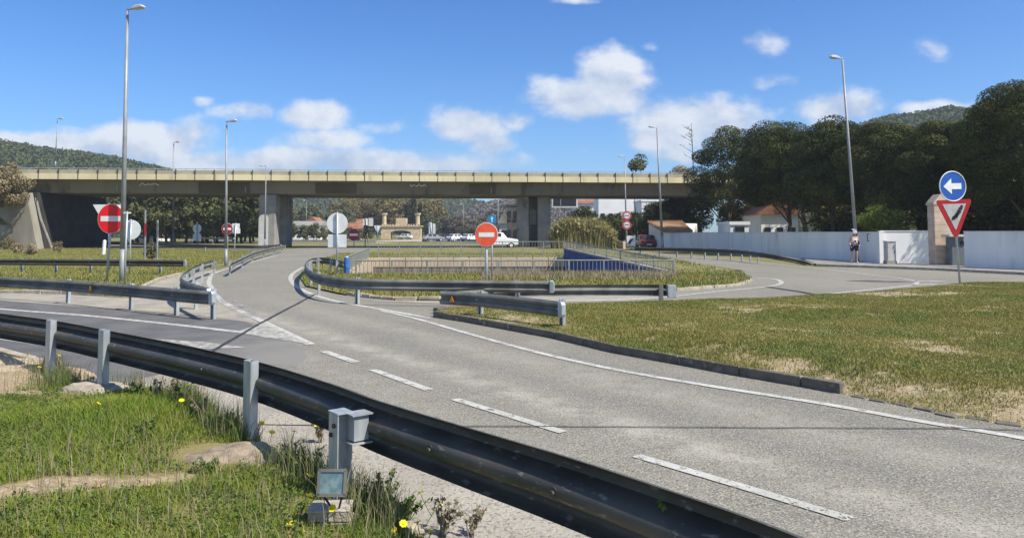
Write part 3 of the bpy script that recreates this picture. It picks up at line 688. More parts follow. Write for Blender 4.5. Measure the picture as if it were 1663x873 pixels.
G5c = [(190,383.2),(300,385),(380,386)]
guardrail('distant guardrail at the edge of the wood beyond the bridge', G5c, 1.0, [i/8+.02 for i in range(8)], side=-1, m=M_zinc)
G6 = [(556,424),(530,418.5),(510,419),(499,425),(500,434),(514,443),(545,449),(600,452.5),(700,454),(800,455),(893,456)]
guardrail('curved guardrail wrapping the left tip of the centre island', G6, .62, [.03,.1,.2]+fracs(G6[4:],[517],.62)+[.33,.45,.57,.69,.81,.97], side=-1, m=M_zinc, reflect=None)
G7 = [(717,472),(775,475),(850,482),(912,489)]
guardrail('short guardrail with orange reflector ending on the tip of the right grass island', G7, .54, fracs(G7, [775,906], .54), side=-1, m=M_zinc, mp=M_zincb, reflect=fracs(G7,[737],.54)[0], postz=.1)
G8 = [(722,470),(835,464),(960,462),(1082,462)]
r8, a8, f8 = guardrail('straight guardrail with dark spacer boxes just behind the right grass island', G8, .47, fracs(G8, [837,1072], .47), side=1, m=M_zinc, mp=M_zinc)
p, n, t = f8[-1]; MB().box((p.x+.1, p.y-.12, p.z-.15), (.2,.1,.3), 0).build('end_box', M_zincb, r8, bevel=.01)
G9 = [(1032,401),(1100,402),(1190,405),(1245,411),(1300,421),(1322,428)]
guardrail('long guardrail ramping down into the ground in front of the white wall', G9, [.68,.68,.68,.6,.3,.08], [i/12+.02 for i in range(10)], side=-1, m=M_beam, mp=M_zincb, ends=False)
G10 = [(690,388),(735,387),(800,391),(900,393)]
guardrail('dark distant guardrail under the bridge in front of the parked cars', G10, .55, [i/8+.04 for i in range(8)], side=-1, m=M_beam)

# ------------------------------------------------------------------ bridge
def bridge():
    r = thing('road_bridge', 'long concrete road viaduct with cream parapet crossing the whole view', 'bridge', (-26, 82, 0))
    A = Vector((-62, 76.9, 0)); B = Vector((60, 87.8, 0)); t = (B-A).normalized(); n = Vector((-t.y, t.x, 0)); L = (B-A).length
    ang = math.atan2(t.y, t.x)
    def bx(b, s0, s1, d0, d1, z0, z1):
        c = A+t*(s0+s1)/2+n*(d0+d1)/2; b.box((c.x, c.y, (z0+z1)/2), (s1-s0, d1-d0, z1-z0), ang)
    b = MB(); poly = [(1.3,6.0),(.9,7.3),(.05,7.42),(.05,7.6),(12,7.6),(12,7.4),(11.1,7.3),(10.7,6.0)]
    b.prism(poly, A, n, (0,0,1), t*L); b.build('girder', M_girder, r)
    b = MB(); k = 0; s = 0
    while s < L: bx(b, s+.03, min(s+1.95, L), -.12, .12, 7.38, 7.98); s += 2.0
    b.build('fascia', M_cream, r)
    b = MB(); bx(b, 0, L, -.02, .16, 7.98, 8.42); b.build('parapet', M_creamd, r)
    s = 0
    while s < L: b = MB(); bx(b, s-.025, s+.025, -.15, .0, 7.36, 8.5); b.build('joint_strip', M_dark, r); s += 2.0
    b = MB(); bx(b, 0, L, -.03, .03, 8.54, 8.60); s = 1
    while s < L: bx(b, s-.03, s+.03, -.02, .04, 8.42, 8.56); s += 2.0
    b.build('handrail', M_zincb, r)
    b = MB(); bx(b, 0, L, 11.85, 12.05, 7.4, 8.5); b.build('rear_parapet', M_cream, r)
    def pier(x0, x1, y0, y1, arch):
        c = MB().box(((x0+x1)/2, (y0+y1)/2, 3.0), (x1-x0, y1-y0, 6.0)).build('pier', M_conc, r, bevel=.15)
        return c
    def archpanel(b, x0, x1, z0, z1, y, dep=.05):
        w_ = (x1-x0)/2; zc = z1-w_; poly = [(x0,z0),(x1,z0)]+[(x0+w_+w_*math.cos(a*math.pi/10), zc+w_*math.sin(a*math.pi/10)) for a in range(11)]
        b.prism(poly, (0,y,0), (1,0,0), (0,0,1), (0,dep,0))
    M_patch = mat('pale_panel', (.62,.60,.54), (.5,.49,.44), .8, rough=.9)  # paler tone for the arched panels at the piers
    pier(-28.0,-26.1,81.6,83.2,1); pier(-28.2,-26.1,85.2,88.0,1)
    b = MB(); archpanel(b, -27.95,-26.9,0.05,3.75,81.56); b.build('pale_arched_panel', M_patch, r)
    pier(.55,2.0,86.2,88.6,1); pier(3.0,4.5,86.0,88.0,1); pier(1.9,3.1,90,91.5,1)
    b = MB(); archpanel(b, 2.15,2.95,2.7,4.6,89.94); b.build('pale_arched_panel', M_patch, r)
    # abutment
    b = MB(); b.box((-54.2, 85, 3.0), (8, 14, 6.0)); b.build('abutment', mat('shaded_concrete', (.055,.052,.047), (.035,.034,.03), .8, rough=.95), r)  # concrete coloured near black to carry the shade under the deck
    b = MB(); b.add([(-75,76.5,0),(-49.0,76.5,0),(-49.0,77.6,0),(-75,77.6,0),(-75,76.5,6.2),(-50.4,76.5,5.9),(-50.4,77.6,5.9),(-75,77.6,6.2)], [(0,3,2,1),(4,5,6,7),(0,1,5,4),(1,2,6,5),(2,3,7,6),(3,0,4,7)])
    b.build('wing_wall', mat('wing_concrete', (.30,.275,.225), (.20,.185,.15), .5, rough=.95, bump=.5, bscale=8, stretch=(1,1,.3)), r)
    MB().tube([(-49.9+1.1,78.6,0.0),(-49.9+.0,78.2,3.2),(-50.4,78.1,5.4)], [.14,.14,.14], 8).build('drain_pipe', M_conc, r)
    for s0, s1 in ((40.5,45.0),(28.0,33.5),(57.5,60.5)):
        b = MB()
        o = A+n*.93; q = [A+t*s0+n*(1.28-.0),A+t*s1+n*1.28,A+t*s1+n*.92,A+t*s0+n*.92]; zz = [6.02,6.02,7.2,7.2]; nn = n*-.03
        b.add([Vector((p.x,p.y,z_))+nn for p, z_ in zip(q, zz)], [(0,1,2,3)])
        b.build('repainted_patch', mat('patch_paint', (.115,.095,.06), (.095,.08,.05), .3, rough=.9), r)
    b = MB()
    for k in range(9): s0 = 6+k*13.5; bx(b, s0-.06, s0+.06, 1.02, 1.14, 6.1, 7.3)
    b.build('drain_pipe', M_conc, r)
    # graffiti strokes
    def squig(px, py, w, h, seed):
        rs = random.Random(seed); b = MB(); x = px; pts = []
        while x < px+w: pts.append((x, py+rs.uniform(-h, h))); x += w/16
        q = []
        for (a, c) in pts:
            d = ray(a, c); # hit the girder face: plane through A offset .9 along n
            o = A+n*.93; tt = (o-Vector((0,0,CH))).dot(n)/d.dot(n); q.append(Vector((0,0,CH))+d*tt)
        b.tube(q, [.05]*len(q), 4); b.build('graffiti', M_white, r)
    squig(666,301,28,2.5,1); squig(226,299,34,2,2); squig(1062,298,22,2.5,3)
    return r
bridge()
o = hsheet('embankment', [(-120,70),(-52,76.4),(-50,77.5),(-52,92),(-120,100)], 3, lambda x, y: np.clip((-49.5-x)/6, 0, 1)*6.1+fnoise(x,y,.2,3)*.5-.3, M_turf_field); struct(o)

# ------------------------------------------------------------------ lamp posts
def lamp(label, base, top, head=-1, double=False, r0=.09, group='street lamps of the junction', zb=0.0, hd=.7, Y=None, m=None):
    B = P(base[0], base[1], zb) if Y is None else PD(base[0], base[1], Y)
    T = PD(top[0], top[1], B.y)
    r = thing('street_lamp', label, 'street lamp', tuple(B), group)
    mm = m or M_lampm
    MB().tube([B-Vector((0,0,.1)), B+(T-B)*.12, T], [r0*1.15, r0, r0*.5], 10).build('pole', mm, r, smooth=True)
    MB().box((B.x, B.y, B.z+.015), (.34,.34,.05)).build('base_plate', M_zinc, r)
    for hdn in ([head] if not double else [-1, 1]):
        u = Vector((hdn*.9, -.25, .18)); e = T+u*.35*hd
        MB().tube([T, T+Vector((0,0,.06)), e], [.03,.03,.03], 6).build('bracket', mm, r)
        q = e; ax = Vector((u.x, u.y, .12)).normalized(); sd = Vector((-ax.y, ax.x, 0)).normalized()
        b = MB(); up = ax.cross(sd); up = up if up.z > 0 else -up
        prof = [(-.05,-.02),(.5,-.06),(.55,0),(.45,.09),(.15,.12),(-.05,.06)]
        for s_ in (0,): b.prism([(a*hd, c*hd) for a, c in prof], q-sd*.13*hd, ax, up, sd*.26*hd)
        h = b.build('lamp_head', M_lhead, r, bevel=.02)
        b = MB(); b.prism([(a*hd, c*hd) for a, c in [(.08,-.045),(.46,-.075),(.46,-.085),(.08,-.06)]], q-sd*.1*hd, ax, up, sd*.2*hd); b.build('lens', M_glass, h, off=nv(r))
    return r
lamp('tallest street lamp, rising over the bridge on the left beside the bright red round sign', (198,458), (207,18), head=1, r0=.09, hd=.8)
lamp('street lamp on the gravel edge rising through the small dull no entry sign', (367,432), (368,199), head=1, r0=.075, hd=.7)
lamp('street lamp on the left field with drooping head just above the bridge parapet', (281,401), (282,232), head=1, r0=.13, hd=1.0)
lamp('thin street lamp in front of the left bridge pier', (430,404), (432,270), r0=.09, hd=.8, m=M_lampm_d)
lamp('leaning street lamp beside the walking person by the white wall', (1393,428), (1368,97), head=-1, r0=.095, hd=.95)
lamp('street lamp standing between the tiled shed and the ramping guardrail', (1076,407), (1067,208), head=-1, r0=.13, hd=1.0)
lamp('street lamp carrying two red ringed round signs near the reeds', (1018,402.5), (1014,255), head=-1, r0=.1, hd=.9)
lamp('street lamp standing up on the bridge deck near its left end', (90,271), (93,194), head=1, r0=.07, hd=.9, Y=84)
lamp('thin street lamp beyond the bridge in front of the wood', (349,391), (350,316), r0=.1, hd=1.0, m=M_lampm_d)
lamp('thin street lamp among the houses under the bridge', (497,388), (498,326), r0=.12, hd=1.2, m=M_lampm_d)
lamp('thin street lamp right of the castle gateway', (752,388), (753,332), r0=.12, hd=1.2, m=M_lampm_d)
lamp('thin street lamp beside the white gabled house left of the right piers', (808,395), (809,324), r0=.1, hd=1.0, m=M_lampm_d)

# ------------------------------------------------------------------ road signs
def disc(b, c, rad, th, n=32, up=Vector((0,0,1)), right=Vector((1,0,0)), fwd=Vector((0,1,0))):
    poly = [(math.cos(2*math.pi*i/n)*rad, math.sin(2*math.pi*i/n)*rad) for i in range(n)]
    b.prism(poly, c, right, up, fwd*th); return b
def frame_at(px, py, Y, yaw=0.0):
    c = PD(px, py, Y); return c, Vector((math.cos(yaw), math.sin(yaw), 0)), Vector((-math.sin(yaw), math.cos(yaw), 0))
def post_to(r, base, top, rad, m=M_zincb, name='post'):
    MB().cyl(base-Vector((0,0,.1)), top, rad, n=10).build(name, m, r, smooth=True)
Z = Vector((0,0,1))
def no_entry(label, px, py, rpx, base, rad=.03, mr=M_red, ptop=None, yaw=0, bar=True, bw=.72, bh=.2, asp=1.0):
    B = P(*base); c, rt, fw = frame_at(px, py, B.y-.06, yaw); rr = rpx*B.y/F
    r = thing('no_entry_sign', label, 'road sign', tuple(B), 'no entry signs')
    T = c+Z*(rr*.95)+fw*.07; post_to(r, B, T, rad)
    b = MB(); disc(b, c, rr, .02, right=rt, fwd=fw, up=Z*asp); pl = b.build('sign_plate', mr, r)
    b = MB(); b.prism([(-rr*bw,-rr*bh),(rr*bw,-rr*bh),(rr*bw,rr*bh),(-rr*bw,rr*bh)], c-fw*.006, rt, Z, fw*.005); b.build('white_bar', M_white, pl, off=nv(r))
    b = MB(); b2 = [(math.cos(2*math.pi*i/40)*rr*1.01, math.sin(2*math.pi*i/40)*rr*asp*1.01) for i in range(41)]
    b.tube([c+rt*x+Z*y+fw*.012 for x, y in b2], [.011]*41, 5); b.build('rim', M_signback, pl, off=nv(r))
    return r
no_entry('large bright red no entry sign on a galvanised post beside the tallest lamp', 180, 355, 21, (173,457), .04, asp=1.12, bw=.78)
no_entry('faded orange no entry sign in the centre in front of the railing', 790, 381, 18, (790,478), .035, mr=M_redfade, bw=.7, asp=1.05)
no_entry('small dull red no entry sign partly behind the second street lamp', 369, 371.5, 9, (369,428), .03, mr=M_reddull)
no_entry('small dull red no entry sign under the bridge right of the white sign backs', 574.5, 381, 9.5, (575,402), .05, mr=M_reddull)
def round_back(label, items, base, rad=.03, group='sign backs'):
    B = P(*base); r = thing('road_sign', label, 'road sign', tuple(B), group); top = None
    for kind, px, py, w, h in items:
        c, rt, fw = frame_at(px, py, B.y+.06); k = B.y/F
        b = MB()
        if kind == 'o': disc(b, c, w*k, .02)
        elif kind == 't': b.prism([(-w*k,h*k),(w*k,h*k),(w*.06*k,-h*k),(-w*.06*k,-h*k)], c, rt, Z, fw*.02)
        else: b.prism([(-w*k,-h*k),(w*k,-h*k),(w*k,h*k),(-w*k,h*k)], c, rt, Z, fw*.02)
        o = b.build('sign_plate', M_signback if kind != 'w' else M_white, r, bevel=.004)
        hh = (h if kind != 'o' else w)*k
        b = MB()
        for dz in (-.4, .4): b.box((c.x, c.y-.018, c.z+dz*hh), (min(w*k*.3,.12), .015, .03))
        b.build('clamp', M_signback, o, off=nv(r)); z_ = c.z+hh; top = z_ if top is None else max(top, z_)
    post_to(r, B, Vector((items[0][1]-831.5, 0, 0))*0+Vector((PD(items[0][1], items[0][2], B.y).x, B.y, top+.03)), rad); return r
round_back('triangular give way sign seen from its pale back behind the bright red sign', [('t',176,352,26,20)], (178,440), .04)
round_back('round sign back with a small dark sticker right of the tallest lamp', [('o',212.5,373,16,16)], (210,445), .03)
round_back('thin T topped sign post in front of the round sign back', [('w',206.5,345.5,6,1.2)], (202,462), .03)
round_back('pair of small round signs one above the other on the left field', [('o',320,371,7.2,7.2),('o',320,384.3,7.2,7.2)], (320,402), .05)
round_back('stack of small white direction plates right of the second street lamp', [('w',383,367,6,4.2),('w',384,375,6,4)], (380,417), .04)
round_back('large white round and square sign backs on one post at the island tip', [('o',547.5,362.5,17,17),('q',547.5,391,15,10.5)], (547.5,446), .035)
round_back('two pale square sign backs right of the castle road under the bridge', [('q',594,361,5,6),('q',602,360.5,4,6.5)], (598,398), .05)
round_back('small white direction plates on a post among the houses under the bridge', [('w',513,372,5.5,2),('w',514,377.5,6.5,2)], (514,391), .09)
round_back('small inverted triangular sign back beside the castle gateway', [('t',613,372,6,6)], (613,390), .06)
round_back('tall pale sign panels on posts beyond the castle gateway', [('q',699,370,2.6,9),('q',705,371,2.2,8)], (702,391), .08)
# dark sticker on the round back
for lab, px, y0, yb, red in (('tall narrow marker post with a red stripe on the left field', 235, 341, 433, True), ('tall plain narrow marker post on the left field', 255, 357, 433, False)):
    B = P(px, yb); T = PD(px+1, y0, B.y); r = thing('marker_post', lab, 'marker post', tuple(B), 'marker posts')
    MB().cyl(B, T, .05, n=8).build('pole', M_lampm_d, r)
    c = PD(px+1, 372, B.y-.08); MB().box((c.x, c.y, c.z), (.1,.03,.6)).build('plate', M_reddull if red else M_bin, r)
# blue roundabout sign behind the orange one
B = P(800,470); B = Vector((PD(799,390,26).x, 26, 0)); c = PD(799,356,26)
r = thing('blue_arrow_sign', 'small cyan blue round sign with white upward arrow above the orange no entry sign', 'road sign', tuple(B))
post_to(r, B, c+Z*.1+Vector((0,.07,0)), .03); b = MB(); disc(b, c, .155, .02); pl = b.build('sign_plate', M_bluec, r)
b = MB(); b.prism([(-.018,-.1),(.018,-.1),(.018,.02),(.05,.02),(0,.1),(-.05,.02),(-.018,.02)], c-Vector((0,.006,0)), (1,0,0), Z, (0,.005,0)); b.build('arrow', M_white, pl, off=nv(r))
# blue arrow and give way sign right
def give_way():
    B = P(1559,460); B.z = .12; Y = B.y
    r = thing('give_way_sign', 'leaning post with blue left arrow disc above a red bordered give way triangle', 'road sign', tuple(B))
    T = PD(1544,285,Y); MB().cyl(B-Z*.15, T, .033, n=10).build('post', M_zincb, r, smooth=True)
    up = (T-B).normalized(); up2 = Vector((up.x*.6, 0, 1)).normalized(); rt = Vector((up2.z, 0, -up2.x)); fw = Vector((0,1,0)); k = Y/F*1.06; r.rotation_euler = (0,0,R(10))
    c = PD(1545,302.5,Y-.08); b = MB(); disc(b, c, 23*k, .02, right=rt, up=up2); pl = b.build('blue_disc', M_blue, r)
    b = MB(); n = 40; b.tube([c+rt*math.cos(2*math.pi*i/n)*22.6*k+up2*math.sin(2*math.pi*i/n)*22.6*k-fw*.004 for i in range(n+1)], [.018]*(n+1), 6); b.build('rim', M_white, pl, off=nv(r))
    a = [(-16,0),(-2,12),(-2,4.5),(15,4.5),(15,-4.5),(-2,-4.5),(-2,-12)]
    MB().prism([(x*k,y*k) for x, y in a], c-fw*.008, rt, up2, fw*.006).build('arrow', M_white, pl, off=nv(r))
    c = PD(1549,350,Y-.09); tri = [(-28,25),(28,25),(30,22),(3,-31),(-1,-32),(-4,-30),(-30,22)]; tri = [(-29,24),(29,24.5),(30,20),(4,-31),(0,-33),(-4,-31),(-30,20)]
    b = MB(); b.prism([(x*k,y*k) for x, y in tri], c, rt, up2, fw*.02); tp = b.build('triangle', M_red if 0 else mat('sign_red_shaded', (.35,.012,.015), (.3,.01,.012), 6, rough=.45), r, bevel=.004)  # red darkened in colour to carry the shade on the triangle
    b = MB(); b.prism([(x*k,y*k) for x, y in [(-20.5,18),(20.5,18),(.8,-21),(-.8,-21)]], c-fw*.007, rt, up2, fw*.006); ins = b.build('white_field', mat('sign_white_shaded', (.42,.42,.41), (.34,.34,.33), 5, rough=.6), tp, off=nv(r))  # white toned down to grey, shade put into the colour
    pts = [(-5,-6),(-3,-1),(-1,-5),(0,1),(3,-3),(2,4),(6,1),(5,8),(9,4),(8,12),(12,9),(11,15),(14,13)]
    b = MB(); b.tube([c-fw*.012+rt*x*k+up2*y*k for x, y in pts], [.028]*len(pts), 5)
    b.tube([c-fw*.012+rt*x*k+up2*y*k for x, y in [(3,0),(7,7),(12,13)]], [.05,.05,.03], 5); b.build('black_scrawl', M_black, ins, off=nv(r))
    for z_ in (-12, 12):
        q = c+up2*z_*k+fw*.03; MB().box(tuple(q), (.2,.02,.04)).build('clamp', M_zinc, r)
give_way()
# two red ringed round signs on the lamp near the reeds
B = P(1018,403.2); r = thing('prohibition_signs', 'two faded red ringed round signs one above the other near the reeds', 'road sign', tuple(B))
post_to(r, B, PD(1018,342,B.y), .05)
for y in (350,365):
    c = PD(1018, y, B.y-.1); b = MB(); disc(b, c, 7.4*B.y/F, .03); pl = b.build('sign_plate', mat('sign_pink_red', (.55,.12,.15), (.45,.1,.12), 4, rough=.5), r)
    b = MB(); disc(b, c-Vector((0,.012,0)), 4.6*B.y/F, .01); f = b.build('white_field', M_white, pl, off=nv(r))
    b = MB(); b.box((c.x, c.y-.02, c.z), (.5,.012,.09)); b.build('mark', M_bin, f, off=nv(r))
B = P(1025,406); r = thing('bend_marker', 'small square white panel with dark bent arrow beside the low wall', 'road sign', tuple(B)); k = B.y/F
c = PD(1025,391,B.y); MB().box((c.x,c.y,c.z),(14*k,.03,17*k)).build('panel', M_white, r)
b = MB(); b.tube([c+Vector((-4*k,-.04,-4*k)), c+Vector((0,-.04,2*k)), c+Vector((4*k,-.04,3*k))], [.12,.1,.02], 5); b.build('arrow', M_black, r)
post_to(r, B, c+Vector((0,.06,0)), .05)
# variable message sign
B = P(918,398.5); r = thing('message_sign', 'switched off grey message board on a pole in front of the reeds and pier', 'electronic sign', tuple(B)); k = B.y/F
MB().cyl(B, PD(918,340,B.y), .12, n=10).build('pole', M_lampm, r)
c = PD(917,326,B.y-.1); h_ = MB().box((c.x,c.y,c.z),(42*k,.35,23*k)).build('housing', M_signback, r, bevel=.03)
c2 = c+Vector((0,-.19,-.0)); MB().box((c2.x,c2.y,c2.z-.1),(37*k,.03,14*k)).build('screen', mat('screen_dark', (.03,.035,.05), (.05,.055,.07), 9, rough=.4), r)
MB().box((c2.x-.55,c2.y-.02,c2.z-.1),(.04,.03,14*k)).build('screen_divider', M_signback, r)
c = PD(917,316.5,B.y-.05); MB().box((c.x,c.y,c.z+.1),(40*k,.1,5*k)).build('hood', M_signback, r)
B = P(906,399); r = thing('direction_sign', 'small pale arrow shaped direction sign low in front of the reeds', 'road sign', tuple(B)); k = B.y/F
post_to(r, B, PD(906,365,B.y), .05); c = PD(913,369,B.y-.1)
MB().prism([(-13*k,-2.2*k),(10*k,-2.2*k),(13*k,0),(10*k,2.2*k),(-13*k,2.2*k)], c, (1,0,0), Z, (0,.03,0)).build('panel', mat('pale_blue_sign', (.55,.66,.72), None, rough=.5), r)
# blue wrapped post at island, white post left
B = P(563,449); r = thing('blue_post', 'blue wrapped short post on the island tip beside the curved guardrail', 'post', tuple(B)); k = B.y/F
MB().tube([B, B+Z*.35, PD(563,418,B.y)], [.10,.12,.10], 10).build('sleeve', M_bluew if 0 else mat('blue_plastic', (.05,.16,.45), (.03,.12,.36), 6, rough=.5), r); q = PD(563,417,B.y); MB().cyl(q-Z*.02, q+Z*.02, .06).build('cap', M_white, r)
B = P(168,414); r = thing('kilometre_post', 'short white leaning kilometre post in the left field', 'marker post', tuple(B)); q = PD(170,391,B.y)
MB().tube([B-Z*.1,q], [.13,.13], 8).build('body', M_white, r); MB().cyl(q, q+Z*.08, .13, .05, 8).build('cap', M_white, r)
# barrier with black boxes near no-entry under bridge
B = P(593,402); r = thing('traffic_signal', 'small dark traffic signal on a slim pole under the bridge', 'traffic signal', tuple(B)); k = B.y/F
post_to(r, B, PD(593,370,B.y), .05, M_dark); c = PD(594,372,B.y-.1); MB().box((c.x,c.y,c.z),(6*k,.4,13*k)).build('housing', M_dark, r, bevel=.04)
for d in (-3.5,0,3.5): q=c+Vector((0,-.2,d*k)); MB().cyl(q, q+Vector((0,-.08,0)), .12, .12, 8).build('lens', M_bin, r)

# ------------------------------------------------------------------ white wall, gate, shed
def wallpx(label, pxs, z1=1.72, th=.25, m=M_render, name='boundary_wall'):
    pts = P2(pxs); r = thing(name, label, 'wall', tuple(pts[0]), 'sections of the white boundary wall')
    b = MB(); v = []
    for i, p in enumerate(pts):
        t = (pts[min(i+1, len(pts)-1)]-pts[max(i-1, 0)]).normalized(); n = Vector((t.y*-1, t.x, 0)); n = n if n.x+n.y*.3 > 0 else -n
        v += [p-Z*.1, p+n*th-Z*.1, p+n*th+Z*z1, p+Z*z1]
    f = [(0,1,2,3), tuple(4*(len(pts)-1)+i for i in (3,2,1,0))]
    for i in range(len(pts)-1):
        a = 4*i; f += [(a,a+3,a+7,a+4),(a+3,a+2,a+6,a+7),(a+2,a+1,a+5,a+6),(a+1,a,a+4,a+5)]
    b.add(v, f); b.build('wall', m, r)
    b = MB()
    for i in range(len(pts)-1):
        a, c = pts[i], pts[i+1]; t = (c-a); L = t.length; t.normalize(); n = Vector((-t.y,t.x,0)); n = n if n.x+n.y*.3 > 0 else -n
        q = (a+c)/2+n*th/2; b.box((q.x,q.y,z1+.022), (L+.01, th+.06, .04), math.atan2(t.y,t.x))
    b.build('coping', M_render, r); return r
wallpx('long blue grey shaded white wall running from the tiled shed to the walking person', [(1122,406),(1200,413),(1300,421),(1400,427.5),(1429,430)])
wallpx('bright sunlit white wall section behind the grey utility cabinet left of the gate pillar', [(1431,429.8),(1520,430)], 1.78, m=M_renderw)
wallpx('shaded white wall to the right of the grey boxes reaching the picture edge', [(1567,437),(1663,441),(1800,446),(2000,453)], 1.74)
# gate pillar
B = P(1534,433); r = thing('gate_pillar', 'tall cream and pink stone gate pillar with pointed top behind the give way sign', 'gate pillar', tuple(B)); k = B.y/F
b = MB()
for i in range(9): b.box((B.x, B.y+.3, .12+i*.33+.165), (.9 if i%2 else .89, .62, .325))
b.build('shaft', M_pink, r, bevel=.012)
b = MB(); b.prism([(-.5,0),(.5,0),(.5,.12),(.12,.55),(-.12,.55),(-.5,.12)], (B.x,B.y-.04,3.1), (1,0,0), Z, (0,.7,0)); b.build('cap', M_pink, r, bevel=.02)
B = P(1556,434); r = thing('metal_cupboard', 'dark slate metal cupboard with pale lid between the gate pillar and wall', 'cupboard', tuple(B)); k = B.y/F
MB().box((B.x,B.y+.2,.75), (22*k,.45,1.5)).build('body', M_bin, r, bevel=.02); MB().box((B.x-.08,B.y+.1,1.56), (30*k,.7,.12)).build('lid', M_cab, r, bevel=.02)
for d in (-.16,.16): MB().box((B.x+d,B.y-.035,.72), (.27,.02,1.3)).build('door', mat('door_slate', (.12,.14,.15), None, rough=.6), r)
MB().cyl((B.x+.22,B.y-.05,1.2),(B.x+.22,B.y-.09,1.2),.12,n=16).build('dial', M_black, r)
# utility cabinet
B = P(1440,431); B.y -= .5; r = thing('utility_cabinet', 'pale grey utility cabinet standing against the sunlit wall', 'cabinet', tuple(B)); k = B.y/F
MB().box((B.x,B.y+.15,.62+.1), (15*k,.35,1.05)).build('body', M_cab, r, bevel=.02); MB().box((B.x,B.y+.15,.13), (16.5*k,.42,.26)).build('plinth', M_conc, r, bevel=.015)
dd = MB().box((B.x,B.y-.035,.72), (12.5*k,.02,.9)).build('door', M_cab, r, bevel=.01); MB().box((B.x+.14,B.y-.05,.75), (.03,.03,.14)).build('handle', M_dark, dd, off=nv(r))
MB().box((B.x,B.y+.14,1.265), (16.5*k,.42,.05)).build('roof', M_cab, r, bevel=.015)
c = PD(1412.5,385.5,P(1412,428.5).y-.08); r = thing('wall_plaque', 'small grey plaque fixed on the white wall between person and cabinet', 'plaque', tuple(c))
MB().box(tuple(c), (.3,.04,.42)).build('plate', M_bin, r); MB().box((c.x,c.y-.024,c.z), (.22,.012,.34)).build('face', M_render, r)
# shed
def shed():
    Y0 = P(1054,403.5); x0 = Y0.x; r = thing('garden_shed', 'low whitewashed shed with sloping brown clay tile roof at the end of the wall', 'shed', tuple(Y0))
    a = Vector((x0, Y0.y, 0)); q = P(1079,405.5); e = P(1122,406)
    zl, zt = 1.75, 3.0
    back = a+Vector((6.5,5,0)); 
    b = MB(); V = [a, q, e, back+Vector((0,0,0))]
    # footprint a(left rear) q(front left) e(front right) back
    f0 = PD(1053,362,Y0.y).z
    b.add([a, q, e, back, Vector((a.x,a.y,f0)), Vector((q.x,q.y,zl)), Vector((e.x,e.y,zl)), Vector((back.x,back.y,f0))], [(0,1,5,4),(1,2,6,5),(2,3,7,6),(3,0,4,7),(0,3,2,1),(4,5,6,7)])
    b.build('wall', M_render, r)
    o = .18; b = MB(); up = Vector((0,0,.05)); th = Vector((0,0,.14))
    A1 = Vector((a.x-o,a.y,f0+.05)); Q1 = Vector((q.x-o,q.y-o,zl+.03)); E1 = Vector((e.x+o,e.y-o,zl+.03)); B1 = PD(1108,360.5,back.y)
    b.add([A1,Q1,E1,B1,A1+th,Q1+th,E1+th,B1+th], [(0,3,2,1),(4,5,6,7),(0,1,5,4),(1,2,6,5),(2,3,7,6),(3,0,4,7)]); rf = b.build('roof', M_tile, r)
    b = MB()
    for i in range(15):
        f = (i+.5)/15; s = Q1.lerp(E1,f)+th+Z*.01; t2 = A1.lerp(B1,f)+th+Z*.01; b.cyl(s,t2,.09,.09,6)
    b.build('roof_tiles', M_tile, rf, off=nv(r))
shed()

# ------------------------------------------------------------------ buildings
def windows(r, m, lst, frame=None):
    for (x,y,z,w,h) in lst:
        o = MB().box((x,y,z),(w,.14,h)).build('window', M_window, r)
        MB().box((x,y-.09,z-h/2-.06),(w+.2,.16,.1)).build('sill', m, o, off=nv(r))
def house(label, x0, x1, ytop, ybot_z, Y, roofh, mw, mr, win=2, depth=8, gable=False, group=None, z0=0):
    A = PD(x0, ytop, Y); Bp = PD(x1, ytop, Y); zt = A.z; w = Bp.x-A.x; cx = (A.x+Bp.x)/2
    r = thing('house', label, 'house', (cx, Y, z0), group)
    MB().box((cx, Y+depth/2, (z0+zt)/2), (w, depth, zt-z0)).build('wall', mw, r)
    b = MB(); o = .4
    if roofh > 0:
        if gable: b.prism([(-w/2-o,0),(w/2+o,0),(0,roofh)], (cx,Y-o,zt+.003), (1,0,0), Z, (0,depth+2*o,0))
        else: b.prism([(-o,0),(depth+o,0),(depth/2,roofh)], (cx-w/2-o,Y,zt+.003), (0,1,0), Z, (w+2*o,0,0))
        b.build('roof', mr, r)
    else:
        b.box((cx,Y+depth/2,zt+.15),(w+.2,depth+.2,.3)); b.build('parapet', mw, r)
    rows = max(1, int((zt-z0)//3)); lst = []
    for i in range(win):
        for j in range(rows): lst.append((cx-w/2+w*(i+.5)/win, Y-.03, z0+1.6+j*3.0, min(1.2, w/win*.5), 1.3))
    windows(r, mw, lst)
    return r
H = 'houses beyond the bridge'
house('long low pale house between the left pier and the direction plates', 472, 520, 366, 0, 190, 1.2, M_renderw, M_conc, 5, group=H)
house('white gabled house just left of the round sign back', 497, 517, 363, 0, 215, 2.0, M_renderw, M_tiler, 2, gable=True, group=H)
house('house with orange roof behind the small no entry sign', 560, 586, 371, 0, 200, 1.6, M_stone, M_tiler, 3, group=H)
house('taller orange walled house right of the small no entry sign', 568, 583, 362, 0, 240, 1.4, mat('orange_wall', (.5,.25,.15), None), M_tiler, 2, group=H)
house('red roofed house hidden in the wood behind the tallest lamp', 224, 247, 348, 0, 150, 1.6, M_renderw, M_tiler, 2, group=H)
house('white gabled building left of the right bridge piers', 811, 827, 363, 0, 130, 2.2, M_renderw, M_conc, 1, depth=10, gable=True, group=H)
house('dark flat roofed building behind the right bridge piers', 823, 842, 334, 0, 120, 0, mat('brown_wall', (.12,.1,.085), (.08,.07,.06), .5), M_conc, 2, group=H)
house('white multi storey building with dark windows seen under the bridge right of the message board', 972, 1050, 317, 0, 135, 0, M_renderw, M_conc, 6, group=H)
